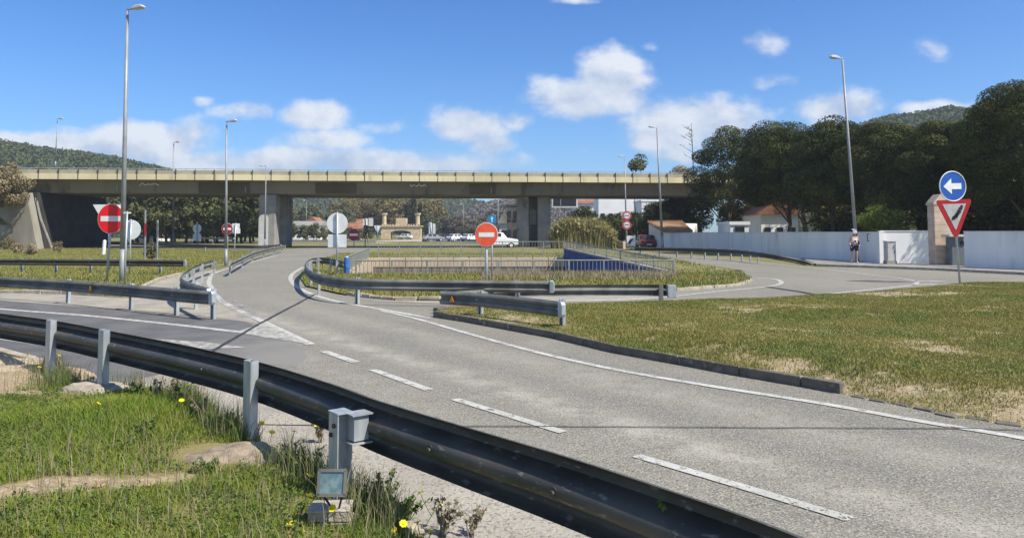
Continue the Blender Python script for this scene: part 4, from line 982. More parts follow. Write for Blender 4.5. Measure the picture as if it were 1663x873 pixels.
house('smaller white stepped building at the right end under the bridge', 1042, 1078, 327, 0, 125, 0, M_renderw, M_tile, 3, group=H)
house('white apartment block with orange awnings left of the stepped building', 936, 974, 330, 0, 150, 1.0, M_renderw, M_tiler, 3, group=H)
house('white villa with red tiled roof behind the pines above the wall', 1236, 1296, 348, 0, 74, 1.6, M_renderw, M_tiler, 3, depth=7, gable=True)
house('low white outbuilding behind the wall near the shed', 1186, 1216, 365, 0, 66, 0, M_renderw, M_tiler, 1, depth=4)

def castle():
    Y = 205; k = Y/F; def_ = lambda px, py: PD(px, py, Y)
    a = def_(617,387); r = thing('castle_gateway', 'cream castle style gateway with a wide arch and two small turrets', 'gateway', (def_(650,380).x, Y, 0))
    x0, x1 = def_(619,380).x, def_(683,380).x; zt = def_(0,368).z; xa0, xa1 = def_(634,380).x, def_(667,380).x; za = def_(0,374).z
    cx = (xa0+xa1)/2; wa = (xa1-xa0)/2; spring = 1.7
    poly = [(x0,0),(xa0,0)]+[(cx-wa*math.cos(i*math.pi/12), spring+(za-spring)*math.sin(i*math.pi/12)) for i in range(13)]+[(xa1,0),(x1,0),(x1,zt),(x0,zt)]
    # split into quads strips to keep it clean
    b = MB(); D = 3.0
    b.box(((x0+xa0)/2, Y+D/2, zt/2), (xa0-x0, D, zt)); b.box(((x1+xa1)/2, Y+D/2, zt/2), (x1-xa1, D, zt))
    arc = [(cx-wa*math.cos(i*math.pi/12), spring+(za-spring)*math.sin(i*math.pi/12)) for i in range(13)]
    for i in range(12):
        p, q = arc[i], arc[i+1]; b.prism([p, q, (q[0], zt), (p[0], zt)], (0,Y,0), (1,0,0), Z, (0,D,0))
    b.build('wall', M_stone, r)
    b = MB(); b.box(((x0+x1)/2, Y+D/2, zt+.15), (x1-x0+.7, D+.6, .3)); n = 15
    for i in range(n): b.box((x0+(x1-x0)*(i+.5)/n, Y-.05, zt+.5), (.42,.5,.4))
    b.build('battlement', M_stone, r)
    zc = def_(0,354).z; cxx = def_(651,354).x; MB().box((cxx, Y+D/2, (zt+.3+zc)/2), (3.1, 1.2, zc-zt-.3)).build('crest_block', M_stone, r, bevel=.1)
    for px in (623.5, 678):
        c = def_(px, 360); z0 = zt+.3; z1 = def_(0,350).z
        t = MB().cyl((c.x,Y+.6,z0),(c.x,Y+.6,z1),.62,.55,12).build('turret', M_stone, r); MB().cyl((c.x,Y+.6,z1),(c.x,Y+.6,z1+.35),.6,.85,12).cyl((c.x,Y+.6,z1+.35),(c.x,Y+.6,z1+.7),.85,.85,12).build('turret_cap', M_stone, t, off=nv(r))
castle()
# low walls and strips under the bridge
def lowwall(label, pxs, z1, m, th=.3):
    r = wallpx(label, pxs, z1, th, m, 'low_wall'); r['group'] = 'low walls by the roundabout'; return r
lowwall('low pinkish stone wall between the message board and the lamp with round signs', [(925,400.5),(1012,404)], .75, M_coping)
lowwall('long low cream wall in front of the castle gateway', [(610,395),(700,391)], .35, M_coping)

# ------------------------------------------------------------------ cars
def car(name, label, cat, px, pyb, rz, mp, L=4.3, W=1.75, Hh=1.45, kind='car'):
    g = P(px, pyb) if not isinstance(px, Vector) else px
    r = thing(name, label, cat, (0,0,0), 'cars beyond the bridge')
    if kind == 'van': low = [(-L/2,.35),(L/2,.35),(L/2,.95),(L/2-.9,1.1),(L/2-1.3,1.15),(-L/2,1.15)]; cab = [(-L/2+.02,1.15),(L/2-1.25,1.15),(L/2-1.75,Hh),(-L/2+.12,Hh)]
    else: low = [(-L/2,.35),(L/2,.35),(L/2,.75),(L/2-.9,.92),(-L/2+.25,.98),(-L/2,.85)]; cab = [(-L/2+.3,.93),(L/2-1.05,.93),(L/2-1.75,Hh),(-L/2+.95,Hh)]
    bo = MB().prism(low, (0,-W/2,0), (1,0,0), Z, (0,W,0)).build('body', mp, r, bevel=.09)
    b = MB(); n = len(cab); ins = .14
    va = [(x, -W/2+.04+(ins if z > 1.2 else 0), z) for x, z in cab]; vb = [(x, W/2-.04-(ins if z > 1.2 else 0), z) for x, z in cab]
    b.add(va+vb, [tuple(range(n))[::-1], tuple(range(n,2*n))]+[(i,(i+1)%n,n+(i+1)%n,n+i) for i in range(n)]); cb = b.build('cabin', mp, r, bevel=.05)
    zc = (cab[0][1]+Hh)/2+.02; hw = (Hh-cab[0][1])*.62
    for sgn in (-1,1):
        for f0, f1 in ((.16,.48),(.54,.86)):
            xa = cab[0][0]+.15+(cab[1][0]-cab[0][0]-.5)*f0+.1; xb = cab[0][0]+.15+(cab[1][0]-cab[0][0]-.5)*f1
            MB().box(((xa+xb)/2, sgn*(W/2-.09), zc), (xb-xa,.07,hw)).build('side_window', M_window, cb, off=Vector((0,0,0)))
    xr = (cab[0][0]+cab[3][0])/2; ang = 0
    MB().prism([(-.04,-hw/2),(.03,-hw/2),(.03+(cab[3][0]-cab[0][0])*.6,hw/2),(-.04+(cab[3][0]-cab[0][0])*.6,hw/2)], (cab[0][0]+(cab[3][0]-cab[0][0])*.22-.02,-W/2+.22,zc), (1,0,0), Z, (0,W-.44,0)).build('rear_window', M_window, cb)
    MB().prism([(-.03,-hw/2),(.05,-hw/2),(.05+(cab[2][0]-cab[1][0])*.6,hw/2),(-.03+(cab[2][0]-cab[1][0])*.6,hw/2)], (cab[1][0]+(cab[2][0]-cab[1][0])*.2,-W/2+.22,zc), (1,0,0), Z, (0,W-.44,0)).build('windscreen', M_window, cb)
    for x in (-L/2+.8, L/2-.8):
        for sgn in (-1,1):
            w_ = MB().cyl((x,sgn*(W/2-.2),.32),(x,sgn*(W/2+.01),.32),.32,n=16).build('wheel', M_rubber, r); MB().cyl((x,sgn*(W/2),.32),(x,sgn*(W/2+.02),.32),.18,n=10).build('rim', M_signback, w_)
    for sgn in (-1,1):
        MB().box((-L/2-.01,sgn*(W/2-.22),.78),(.05,.28,.18)).build('tail_light', M_carr, r); MB().box((L/2+.0,sgn*(W/2-.25),.7),(.05,.3,.16)).build('headlight', M_glass, r)
    MB().box((-L/2-.02,0,.5),(.04,.5,.12)).build('number_plate', M_white, r)
    r.location = g; r.rotation_euler = (0,0,rz); return r
car('white_van', 'white van passing just behind the orange no entry sign', 'van', 810, 402.5, R(8), M_carw, 4.2, 1.8, 1.75, 'van')
car('white_car', 'white car seen from behind driving toward the right bridge piers', 'car', 871, 397.5, R(85), M_carw)
c0 = car('parked_car', 'white car parked inside the castle arch', 'car', Vector((PD(657,385,200).x,200,0)), 0, R(160), M_carw)
for i, (px, Y, mp, lab) in enumerate([(704,150,M_carg,'grey car leftmost of the distant parked row'), (722,155,M_card,'dark car second in the distant parked row'), (741,150,M_carw,'white car right of the dark car in the distant parked row'), (762,150,M_carw,'white car rightmost of the distant parked row')]):
    car('parked_car', lab, 'car', Vector((PD(px,390,Y).x,Y,0)), 0, R(20+i*14), mp)
car('red_car', 'small dark red car parked by the left end of the shed', 'car', 1047, 404, R(95), M_carr, 3.6, 1.6, 1.5)

# ------------------------------------------------------------------ person
def skin(name, vs, es, rs, m, parent, sub=1):
    me = bpy.data.meshes.new(name+'_s'); me.from_pydata(vs, es, []); o = bpy.data.objects.new(name+'_s', me); COL.objects.link(o)
    sm = o.modifiers.new('s', 'SKIN'); sl = me.skin_vertices[0].data
    for i, r_ in enumerate(rs): sl[i].radius = (r_, r_) if not hasattr(r_, '__len__') else r_
    sl[0].use_root = True; sm.use_smooth_shade = True; o.modifiers.new('u', 'SUBSURF').levels = sub; o.modifiers['u'].render_levels = sub
    dg = bpy.context.evaluated_depsgraph_get(); me2 = bpy.data.meshes.new_from_object(o.evaluated_get(dg)); bpy.data.objects.remove(o)
    me2.materials.clear(); me2.materials.append(m); me2.polygons.foreach_set('use_smooth', [True]*len(me2.polygons))
    q = bpy.data.objects.new(name, me2); COL.objects.link(q); q.parent = parent; return q
B = P(1388,430.5)
per = thing('person', 'person in cap, sleeveless top and dark shorts walking along the pavement by the wall', 'person', (B.x,B.y,.10))
J = [(0,0,.95),(0,0,1.12),(0,.01,1.32),(0,0,1.42),(0,-.02,1.50),(0,-.03,1.60),(0,-.03,1.66),
     (.17,0,1.37),(.24,.02,1.10),(.20,-.14,.93),(.19,-.2,.87),(-.17,0,1.37),(-.25,.02,1.10),(-.22,-.10,.88),(-.21,-.16,.82),
     (.10,0,.88),(.11,-.08,.50),(.12,-.02,.09),(.13,-.14,.04),(-.10,0,.88),(-.11,.05,.50),(-.11,.16,.10),(-.12,.06,.04)]
Ed = [(0,1),(1,2),(2,3),(3,4),(4,5),(5,6),(2,7),(7,8),(8,9),(9,10),(2,11),(11,12),(12,13),(13,14),(0,15),(15,16),(16,17),(17,18),(0,19),(19,20),(20,21),(21,22)]
Rd = [.13,.12,.13,.07,.055,.095,.085,.055,.042,.032,.03,.055,.042,.032,.03,.09,.06,.04,.035,.09,.06,.04,.035]
skin('body', J, Ed, Rd, M_skin, per)
skin('top', [(0,0,.93),(0,0,1.12),(0,.01,1.33),(.15,0,1.37),(-.15,0,1.37)], [(0,1),(1,2),(2,3),(2,4)], [(.15,.13),(.15,.13),(.16,.13),.075,.075], M_cwhite, per)
skin('shorts', [(0,0,.96),(.1,-.01,.86),(.11,-.06,.62),(-.1,.01,.86),(-.11,.04,.62)], [(0,1),(1,2),(0,3),(3,4)], [.15,.12,.095,.12,.095], M_cnavy, per)
skin('cap', [(0,-.02,1.68),(0,-.03,1.72),(0,-.14,1.68)], [(0,1),(0,2)], [.1,.07,(.08,.015)], M_cwhite, per)
skin('bag', [(-.02,-.16,1.25),(.02,-.17,1.08)], [(0,1)], [(.12,.06),(.13,.06)], M_cred, per)
skin('held_jacket', [(.14,-.18,1.2),(.17,-.2,.98)], [(0,1)], [(.09,.05),(.1,.06)], M_cnavy, per)
for s_, pts_ in ((1,[(.12,-.02,.05),(.13,-.15,.035)]), (-1,[(-.11,.16,.06),(-.12,.05,.035)])): skin('shoe', pts_, [(0,1)], [.05,.042], M_cwhite, per)

# ------------------------------------------------------------------ trees
def pine(label, cx, cy, zc, rx, rz_, npuff, nleaf, size, m=M_pine, trunk=True, group='pines behind the white wall', seed=1, ry=None, base=0, limbs=8, name='pine_tree', cat='tree', puff=(1.0,1.7), low=-.55, shell=.5, jit=.7, inner=.55, spread=0.0):
    rs = np.random.RandomState(seed); ry = ry or rx
    r = thing(name, label, cat, (cx, cy, base), group)
    d = rs.normal(size=(npuff*8, 3)); d /= np.linalg.norm(d, axis=1)[:, None]; d = d[d[:, 2] > low]
    if spread:
        keep = []
        for q in d:
            if all(np.dot(q, d[j]) < math.cos(spread) for j in keep): keep.append(len(keep) if False else int(np.where((d == q).all(1))[0][0]))
            if len(keep) >= npuff: break
        d = d[keep]
    else: d = d[:npuff]
    rr = inner+(.95-inner)*rs.rand(len(d)); C = d*rr[:, None]*np.array([rx, ry, rz_])+np.array([0, 0, zc-base]); Rr = puff[0]+(puff[1]-puff[0])*rs.rand(len(C))
    V, Fc, var = leaves(C, Rr, nleaf, size, flat=.72, shell=shell, seed=seed+50, jit=jit)
    npmesh('crown', V, Fc, m, r, var)
    if trunk:
        b = MB(); x = y = 0; pts = [(0,0,-.1)]; H = zc-base
        for k in range(1, 6): x += rs.uniform(-.25,.25); y += rs.uniform(-.25,.25); pts.append((x, y, H*k/5.5))
        b.tube(pts, [.32*rx/5,.27*rx/5,.22*rx/5,.19*rx/5,.15*rx/5,.1*rx/5], 8)
        for i in rs.choice(len(C), min(limbs, len(C)), replace=False):
            s = Vector(pts[rs.randint(2, 5)]); e = Vector(C[i]); mid = (s+e)/2+Vector((0,0,-.3)); b.tube([s, mid, e], [.11*rx/5,.08*rx/5,.03], 6)
        b.build('trunk', M_bark, r, smooth=True, off=Vector((0,0,0)))
    return r
def pine_px(label, pxc, pyt, pyb, wpx, Y, **kw):
    c = PD(pxc, (pyt+pyb)/2, Y); k = Y/F; kw.setdefault('npuff', 120)
    return pine(label, c.x, c.y, c.z, wpx/2*k, (pyb-pyt)/2*k, kw.pop('npuff'), kw.pop('nleaf', 260), kw.pop('size', .26), **kw)
PK = dict(shell=.80, jit=.35, inner=.80, nleaf=1500, size=.13, puff=(1.0,1.55), spread=.34)
pine_px('dark stone pine leftmost of the row, beside the bridge end above the shed', 1192, 208, 372, 130, 70, seed=1, npuff=62, **PK)
pine_px('dark stone pine second in the row behind the long wall', 1272, 200, 362, 130, 60, seed=2, npuff=56, **PK)
pine_px('dark stone pine third in the row, left of the leaning lamp', 1352, 198, 366, 125, 54, seed=3, npuff=56, **{**PK, 'puff':(.85,1.35)})
pine_px('stone pine with lighter top right of the leaning lamp', 1440, 198, 366, 140, 50, seed=4, npuff=62, **{**PK, 'puff':(.8,1.3), 'size':.11})
pine_px('stone pine behind the blue arrow sign and gate pillar', 1533, 200, 368, 145, 46, seed=5, npuff=62, **{**PK, 'puff':(.75,1.25), 'size':.11})
pine_px('huge dark pine cut by the right picture edge', 1672, 132, 376, 190, 40, seed=6, npuff=110, **{**PK, 'puff':(.8,1.3), 'size':.10, 'spread':.25})
pine_px('dark pine beyond the right picture edge', 1840, 100, 376, 220, 38, seed=8, npuff=80, puff=(.9,1.5), size=.24)
pine_px('dark evergreen filling the gap behind the shed roof', 1120, 296, 392, 60, 92, seed=9, npuff=50, puff=(1.0,1.6), low=-.95)
pine_px('dark evergreen between the shed roof and the second one', 1098, 318, 394, 50, 95, seed=11, npuff=46, puff=(1.0,1.6), low=-.95)
pine_px('dark evergreen left of the shed under the bridge end', 1072, 330, 398, 60, 102, seed=10, npuff=50, puff=(1.0,1.6), low=-.95)
pine_px('dark evergreen hedge mass below the white buildings', 1010, 341, 396, 110, 112, seed=12, npuff=70, puff=(.9,1.5), low=-.95)
pine_px('low dark evergreen below the apartment block', 950, 336, 396, 50, 116, seed=13, npuff=40, puff=(.9,1.5), low=-.95)
pine_px('broad dark pine in the second row behind the long wall', 1310, 222, 372, 170, 78, seed=14, npuff=70, nleaf=900, size=.2, puff=(1.2,1.9), shell=.8, jit=.35, spread=.3, inner=.85)
pine_px('broad dark pine in the second row behind the gate', 1490, 214, 374, 190, 66, seed=15, npuff=70, nleaf=900, size=.2, puff=(1.1,1.8), shell=.8, jit=.35, spread=.3, inner=.85)
for i, (px, Y, lab) in enumerate([(1220,82,'between the villa and the shed'),(1380,64,'behind the leaning lamp'),(1600,52,'between the gate pillar and the huge pine'),(1660,44,'at the foot of the huge pine'),(1430,60,'behind the utility cabinet'),(1560,48,'behind the metal cupboard')]):
    pine_px('dark undergrowth shrub behind the wall '+lab, px, 318, 385, 110, Y, seed=20+i, npuff=45, low=-.95, name='evergreen_shrub', group='shrubs behind the wall', trunk=True, limbs=4, puff=(.9,1.5))
pine_px('bright lime green shrub behind the wall between lamp and gate pillar', 1430, 334, 378, 60, 44, seed=31, npuff=26, m=M_lime, name='lime_shrub', group=None, puff=(.35,.7), size=.14, low=-.9, nleaf=200)
pine_px('small light green shrub beside the shed roof', 1083, 348, 372, 26, 88, seed=32, npuff=14, m=M_lime, name='lime_shrub', group=None, puff=(.4,.7), size=.2, low=-.9, nleaf=120)
pine_px('dry pale bush hanging over the abutment wall at the left edge', 4, 262, 335, 88, 74, seed=33, npuff=50, m=M_bushd, name='dry_bush', cat='bush', group=None, puff=(.6,1.1), size=.22, low=-.9, nleaf=260, base=4.4, limbs=5)
# small bushes on the left field
for i, (px, pb, h, lab, mm) in enumerate([(28,412,16,'reddish dry shrub leftmost in the left field',M_bushd),(50,414,20,'brown dry shrub second from the left in the field',M_bushd),(92,410,18,'small dry shrub between the two field rails',M_bushd),(247,424,24,'dark green upright shrub beside the plain marker post',M_leaf),(10,405,22,'olive green shrub at the left picture edge',M_leafy)]):
    B = P(px, pb); k = B.y/F
    pine(lab, B.x, B.y, h*k*.55, h*k*.45, h*k*.5, 12, 60, .12, m=mm, seed=40+i, name='field_shrub', cat='bush', group='shrubs in the left field', puff=(.15,.32), low=-.9, limbs=5)
# bare tree tops behind bridge
def bare(label, px, pyt, pyb, Y, seed):
    a = PD(px, pyb, Y); t = PD(px-4, pyt, Y); rs = random.Random(seed); r = thing('bare_tree', label, 'tree', (a.x,a.y,0)); b = MB(); H = t.z
    b.tube([(a.x,a.y,0),a,t], [.2,.09,.02], 6)
    for i in range(13):
        f = rs.uniform(.25,.95); s = a.lerp(t,f); L = rs.uniform(.8,2.6)*(1.1-f*.7); an = rs.uniform(0,6.28); e = s+Vector((math.cos(an)*L, math.sin(an)*L, L*rs.uniform(.2,.7))); b.tube([s,e],[.03,.01],4)
        for _ in range(3): m_=s.lerp(e,rs.uniform(.4,.9)); b.tube([m_, m_+Vector((rs.uniform(-.6,.6),rs.uniform(-.6,.6),rs.uniform(0,.6)))],[.025,.01],4)
    b.build('trunk', M_bark, r)
bare('thin bare tree rising above the bridge beside the leftmost pine', 1127, 200, 300, 96, 3)
pine_px('small round tree standing above the bridge parapet', 1036, 252, 285, 22, 100, seed=45, npuff=14, m=M_leaf, name='round_tree', group=None, puff=(.5,.9), size=.3, nleaf=70, limbs=4)
pine_px('scraggy brown bush poking over the right end of the parapet', 1105, 264, 292, 30, 91, seed=46, npuff=14, m=M_bushd, name='dry_bush', group=None, cat='bush', puff=(.4,.8), size=.22, nleaf=80, limbs=5)

# background tree belts: prototypes and copies
protos = []
for s, m_ in ((60,M_leaf),(61,M_leaf),(62,M_leafy),(63,M_farleafg),(64,M_leaffar)):
    p_ = pine('', 0, -500, 5.0, 3.4, 4.2, 34, 90, .55, m=m_, seed=s, name='broadleaf_tree', group='trees beyond the bridge', puff=(.9,1.6), low=-.9); protos.append(p_)
tl = []
rs = random.Random(5)
for i in range(17): tl.append((200+i*14+rs.uniform(-4,4), rs.uniform(118,128), rs.choice([0,1]), rs.uniform(.98,1.2), 'dense green tree in the front of the far left wood'))
for i in range(15): tl.append((205+i*16, rs.uniform(134,148), rs.choice([0,1,1]), rs.uniform(.98,1.15), 'tall green tree at the back of the far left wood'))
for i in range(8): tl.append((462+i*14, 225+rs.uniform(0,15), 4, rs.uniform(.8,1.15), 'green tree behind the houses under the bridge'))
for i in range(9): tl.append((560+i*18, 265+rs.uniform(0,15), 2, rs.uniform(1.3,1.7), 'ochre leaved tree behind the castle gateway'))
for i in range(11): tl.append((700+i*14, 200+rs.uniform(0,30), rs.choice([4,3]), rs.uniform(.5,.75), 'small mixed tree behind the parked cars'))
for i in range(9): tl.append((478+i*15+rs.uniform(-5,5), 150+rs.uniform(0,15), 4 if i%2 else 0, rs.uniform(.28,.42), 'low green bush in front of the far houses'))
for i in range(5): tl.append((800+i*18, 260+rs.uniform(0,20), 3, rs.uniform(1.0,1.3), 'bare brownish tree beyond the white gabled building'))
ORD = 'first second third fourth fifth sixth seventh eighth ninth tenth eleventh twelfth thirteenth fourteenth fifteenth sixteenth seventeenth eighteenth nineteenth twentieth'.split()
cnt = {}
for k, (px, Y, pi, sc, lab) in enumerate(sorted(tl)):
    cnt[lab] = cnt.get(lab, 0)+1; lab = lab+', '+ORD[cnt[lab]-1]+' from the left'
    c = PD(px, 380, Y); o = copy_tree(protos[pi], (c.x, Y, -.3), lab, rz=rs.uniform(0,6.28), sc=(sc*1.05,sc*1.05,sc*1.12*(.92 if Y < 130 else 1)))
for p_ in protos:
    for ch in list(p_.children): bpy.data.objects.remove(ch)
    bpy.data.objects.remove(p_)
for i, (px, pyt, w, lab) in enumerate([(661,330,9,'left dark cypress behind the castle gateway'),(672,322,11,'tallest dark cypress behind the castle gateway'),(682,332,8,'right dark cypress behind the castle turret')]):
    Y = 225+i; top = PD(px, pyt, Y); k = Y/F
    H_ = top.z; zz = np.linspace(1,H_-.6,14); C = np.c_[np.zeros(14),np.zeros(14),zz]; Rr = w*k*.5*np.sin(np.linspace(.35,1,14)[::-1]*math.pi*.62)**.7+.2
    r = thing('cypress_tree', lab, 'tree', (top.x,Y,0), 'cypresses behind the gateway'); V, Fc, var = leaves(C, Rr, 90, .45, shell=.6, seed=70+i); npmesh('crown', V, Fc, M_cyp, r, var)
    MB().cyl((0,0,0),(0,0,H_*.6),.25,.1,6).build('trunk', M_bark, r, off=Vector((0,0,0)))
# reeds
def reeds():
    n = 7000; a = P(902,399); Y0 = 77.5; x0 = PD(898,390,Y0).x; x1 = PD(1000,390,Y0).x
    x = rng.uniform(x0, x1, n); y = Y0+rng.uniform(0,4,n); e = 1-np.abs((x-(x0+x1)/2)/((x1-x0)/2))**4*.45
    h = (1.7+1.6*rng.rand(n)**.7+1.0*(vnoise(x*3, y, .5, 12)-.4))*e
    o = blades('reed_bed', x, y, np.zeros(n), h, .09, M_reed, lean=.35, label='tall yellow green cane bed between the right pier and the round signs'); o['category'] = 'reeds'
    V, Fc, var = leaves(np.c_[x, y, h*.75][::4], np.full(len(x[::4]), .4), 7, .34, flat=1.6, shell=.2); V[:, 2] = np.abs(V[:, 2])
    o = npmesh('reed_leaves', V, Fc, M_reed, var=var); tag(o, 'feathery leaves of the cane bed', 'reeds', kind='stuff')
reeds()

# ------------------------------------------------------------------ hills with far woods
def hill(name, ridge, Y, depth, n_cr, m_leaf, lab, size=3.2, seed=1):
    pts = [PD(x, y, Y) for x, y in ridge]; rs = np.random.RandomState(seed)
    X = np.array([p.x for p in pts]); Zr = np.array([max(p.z, .5) for p in pts]); xs = np.linspace(X[0], X[-1], 120); zs = np.interp(xs, X, Zr)
    nvr = 22; V = []; 
    for j in range(nvr):
        f = j/(nvr-1); prof = math.sin(min(f/.6,1)*math.pi/2)**1.2 if f < .6 else math.cos((f-.6)/.4*math.pi/2)
        y = Y+depth*(f-.6); V.append(np.c_[xs*(y/Y), np.full(120, y), zs*prof-1+rs.rand(120)*zs*.03])
    V = np.concatenate(V); F_ = [(j*120+i, j*120+i+1, (j+1)*120+i+1, (j+1)*120+i) for j in range(nvr-1) for i in range(119)]
    o = MB(); me = o.add([tuple(v) for v in V], F_).build(name, M_hill, smooth=True); struct(me)
    f = rs.rand(n_cr)**.8*.68; xx = rs.uniform(X[0], X[-1], n_cr); z = np.interp(xx, X, Zr); prof = np.where(f < .6, np.sin(np.minimum(f/.6,1)*np.pi/2)**1.2, np.cos((f-.6)/.4*np.pi/2)); yy = Y+depth*(f-.6)
    C = np.c_[xx*(yy/Y), yy, z*prof-1+size*.2]
    Vv, Fc, var = leaves(C, size*(.5+.5*rs.rand(n_cr)), 34, size*.42, flat=.8, shell=.75, seed=seed)
    w_ = npmesh('distant_wood', Vv, Fc, m_leaf, var=var); tag(w_, lab, 'wood', kind='stuff')
hill('hill', [(-500,215),(-200,215),(0,235),(60,246),(130,254),(190,262),(260,278),(330,300),(420,330)], 400, 260, 4200, M_farleaf, 'dark green wooded hill above the left end of the bridge', 3.4, 1)
hill('far_hill', [(380,300),(480,305),(600,312),(700,320),(745,326),(800,336),(860,344),(930,350)], 700, 300, 2600, M_farleaf, 'green wooded slope behind the castle gateway', 5.5, 2)
hill('bare_hill', [(740,352),(780,338),(830,325),(880,322),(940,336),(1040,350)], 560, 220, 1500, M_farleafg, 'brownish bare wood on the slope left of the right piers', 4.5, 3)
hill('right_hill', [(1250,240),(1380,215),(1440,196),(1500,190),(1545,180),(1590,190),(1680,215),(1900,240)], 330, 200, 3600, M_farleaf, 'rounded wooded hilltop above the pines on the right', 2.8, 4)

# ------------------------------------------------------------------ foreground verge
VG = [(p.x, p.y) for p in P2([(-260,600),(-60,572),(0,585),(95,610),(130,640),(215,640),(292,640),(400,725),(480,760),(610,835),(720,905),(760,1000)])]+[(-.1,1.5),(-.2,0),(-9,0),(-12,6)]
POSTS = [P(82,612), P(168,637), P(405,727), P(545,830)]
def vg_h(x, y):
    e = np.clip(edgedist(x, y, VG)/.4, 0, 1); h = .018+e*(.05+.08*fnoise(x, y, 1.1, 31))
    for p, a in zip(POSTS[:3], (.03,.05,.06)): h = h+a*np.exp(-((x-p.x)**2+(y-p.y)**2)/.16)
    return h
def vg_bare(x, y):
    n = fnoise(x, y, .8, 41); q = P(60,600); s1 = np.exp(-(((x+6.6)/1.6)**2+((y-8.3)/1.0)**2))
    p2 = P(70,825); s2 = np.exp(-(((x-p2.x)/1.1)**2+((y-p2.y-.35*(x-p2.x)-.22*(fnoise(x, y, 2.1, 17)-.5))/(.08+.2*fnoise(x, y, 1.7, 19)))**2))*(.35+fnoise(x, y, 4, 15))
    p3 = P(20,655); s3 = np.exp(-(((x-p3.x)/.6)**2+((y-p3.y)/.1)**2))
    return n*.55+s1*.75+s2*.75+s3*.35
verge = struct(hsheet('verge', VG, .09, vg_h, turf_mat_island())); addbare(verge, vg_bare)
verge.data.materials[0].name = 'verge_turf'
def blob(name, label, cat, c, d, m, seed, sub=5, group=None, flatbot=True):
    import bmesh
    bm = bmesh.new(); bmesh.ops.create_icosphere(bm, subdivisions=sub, radius=1); rs = np.random.RandomState(seed)
    from mathutils import noise as mn
    for v in bm.verts:
        k = 1+.26*mn.noise(v.co*1.3+Vector((seed*3.1,0,0)))+.12*mn.noise(v.co*3.6+Vector((0,seed,0)))+.05*mn.noise(v.co*11)+.02*mn.noise(v.co*26); v.co = Vector((v.co.x*d[0]*k, v.co.y*d[1]*k, max(v.co.z, -.25)*d[2]*k))
    me = bpy.data.meshes.new(name); bm.to_mesh(me); bm.free(); me.polygons.foreach_set('use_smooth', [True]*len(me.polygons)); me.materials.append(m)
    o = bpy.data.objects.new(name, me); COL.objects.link(o); o.location = c; tag(o, label, cat, group); return o
GF = 'concrete footings of the near guardrail posts'
c = P(374,758); blob('concrete_footing', 'large rounded concrete footing around the tall guardrail post in the grass', 'concrete footing', (c.x, c.y, .03), (.42,.30,.115), mat('footing_brown', (.36,.29,.21), (.22,.175,.125), 7, rough=.95, bump=.9, bscale=50, c3=(.14,.12,.09), c3scale=5), 1, group=GF)
c = P(160,648); blob('concrete_footing', 'pale rough concrete footing around the second guardrail post', 'concrete footing', (c.x, c.y, .03), (.40,.26,.14), M_concl, 2, group=GF)
c = P(84,622); blob('concrete_footing', 'small broken concrete footing at the leftmost post by the kerb', 'concrete footing', (c.x, c.y, .01), (.3,.16,.07), M_concl, 3, group=GF)
c = P(308,706); blob('rock', 'pale pointed rock in the grass between the two concrete footings', 'rock', (c.x, c.y, .03), (.11,.09,.10), M_concl, 4)
c = P(40,615); blob('soil_heap', 'pale sandy soil heap at the left picture edge behind the kerb', 'soil heap', (c.x, c.y, .0), (.8,.35,.14), M_soil, 5)
c = P(-30,600); blob('soil_heap', 'larger sandy soil heap cut by the left picture edge', 'soil heap', (c.x, c.y, .0), (.9,.4,.2), M_soil, 9)
c = P(655,868); blob('rock', 'half buried brown rock at the bottom edge right of the brick block', 'rock', (c.x, c.y, .0), (.12,.10,.06), M_concl, 6)
# brick block and floodlight
c = P(543,872); c.y = 4.15; c.x = (543-831.5)*c.y/F
r = thing('brick_block', 'weathered pale brick block under the floodlight at the bottom edge', 'block', (c.x, c.y, 0))
b = MB(); hb = .175
for j in range(3):
    for i in range(2):
        b.box((c.x-.055+i*.11+(.01 if j%2 else 0), c.y, .03+j*.056+.027), (.107,.16,.053), .06)
b.build('bricks', M_concl, r, bevel=.006); MB().box((c.x, c.y, .2), (.225,.17,.012), .06).build('mortar_cap', mat('mortar', (.45,.41,.34), (.33,.3,.25), 20, rough=.95, bump=.5, bscale=60), r, bevel=.004)
q = PD(539.5,783,4.02); k = 4.02/F
r = thing('floodlight', 'small square floodlight with greenish glass in front of the end post', 'floodlight', tuple(PD(539,832,4.1)))
rt = Vector((1,0,0)); tilt = Vector((0,-.97,.24)); upv = Vector((0,.24,.97))
w2, h2 = 21*k, 18.5*k
b = MB(); b.add([q+rt*sx*w2*(1 if d == 0 else .72)+upv*sy*h2*(1 if d == 0 else .72)-tilt*d*.09 for d in (0,1) for sx, sy in ((-1,-1),(1,-1),(1,1),(-1,1))], [(0,1,2,3),(7,6,5,4),(0,4,5,1),(1,5,6,2),(2,6,7,3),(3,7,4,0)])
b.build('housing', M_bin, r, bevel=.004)
b = MB()
for sx, sy, wx, wy in ((0,1,w2*1.06,.008),(0,-1,w2*1.06,.008),(-1,0,.008,h2),(1,0,.008,h2)):
    cc = q+rt*sx*w2+upv*sy*h2+tilt*.004; b.add([cc+rt*a*wx+upv*e*wy+tilt*d*.008 for d in (0,1) for a, e in ((-1,-1),(1,-1),(1,1),(-1,1))], [(3,2,1,0),(4,5,6,7),(0,1,5,4),(1,2,6,5),(2,3,7,6),(3,0,4,7)])
b.build('frame', M_zinc, r)
b = MB(); b.add([q+rt*sx*w2*.93+upv*sy*h2*.93+tilt*.005 for sx, sy in ((-1,-1),(1,-1),(1,1),(-1,1))], [(0,1,2,3)]); b.build('glass', M_floodg, r)
b = MB()
for s_ in (-1,1): e = q+rt*s_*w2*.75; b.tube([e-upv*h2-tilt*.03, Vector((q.x+s_*.02, q.y+.08, .21))], [.006,.006], 6)
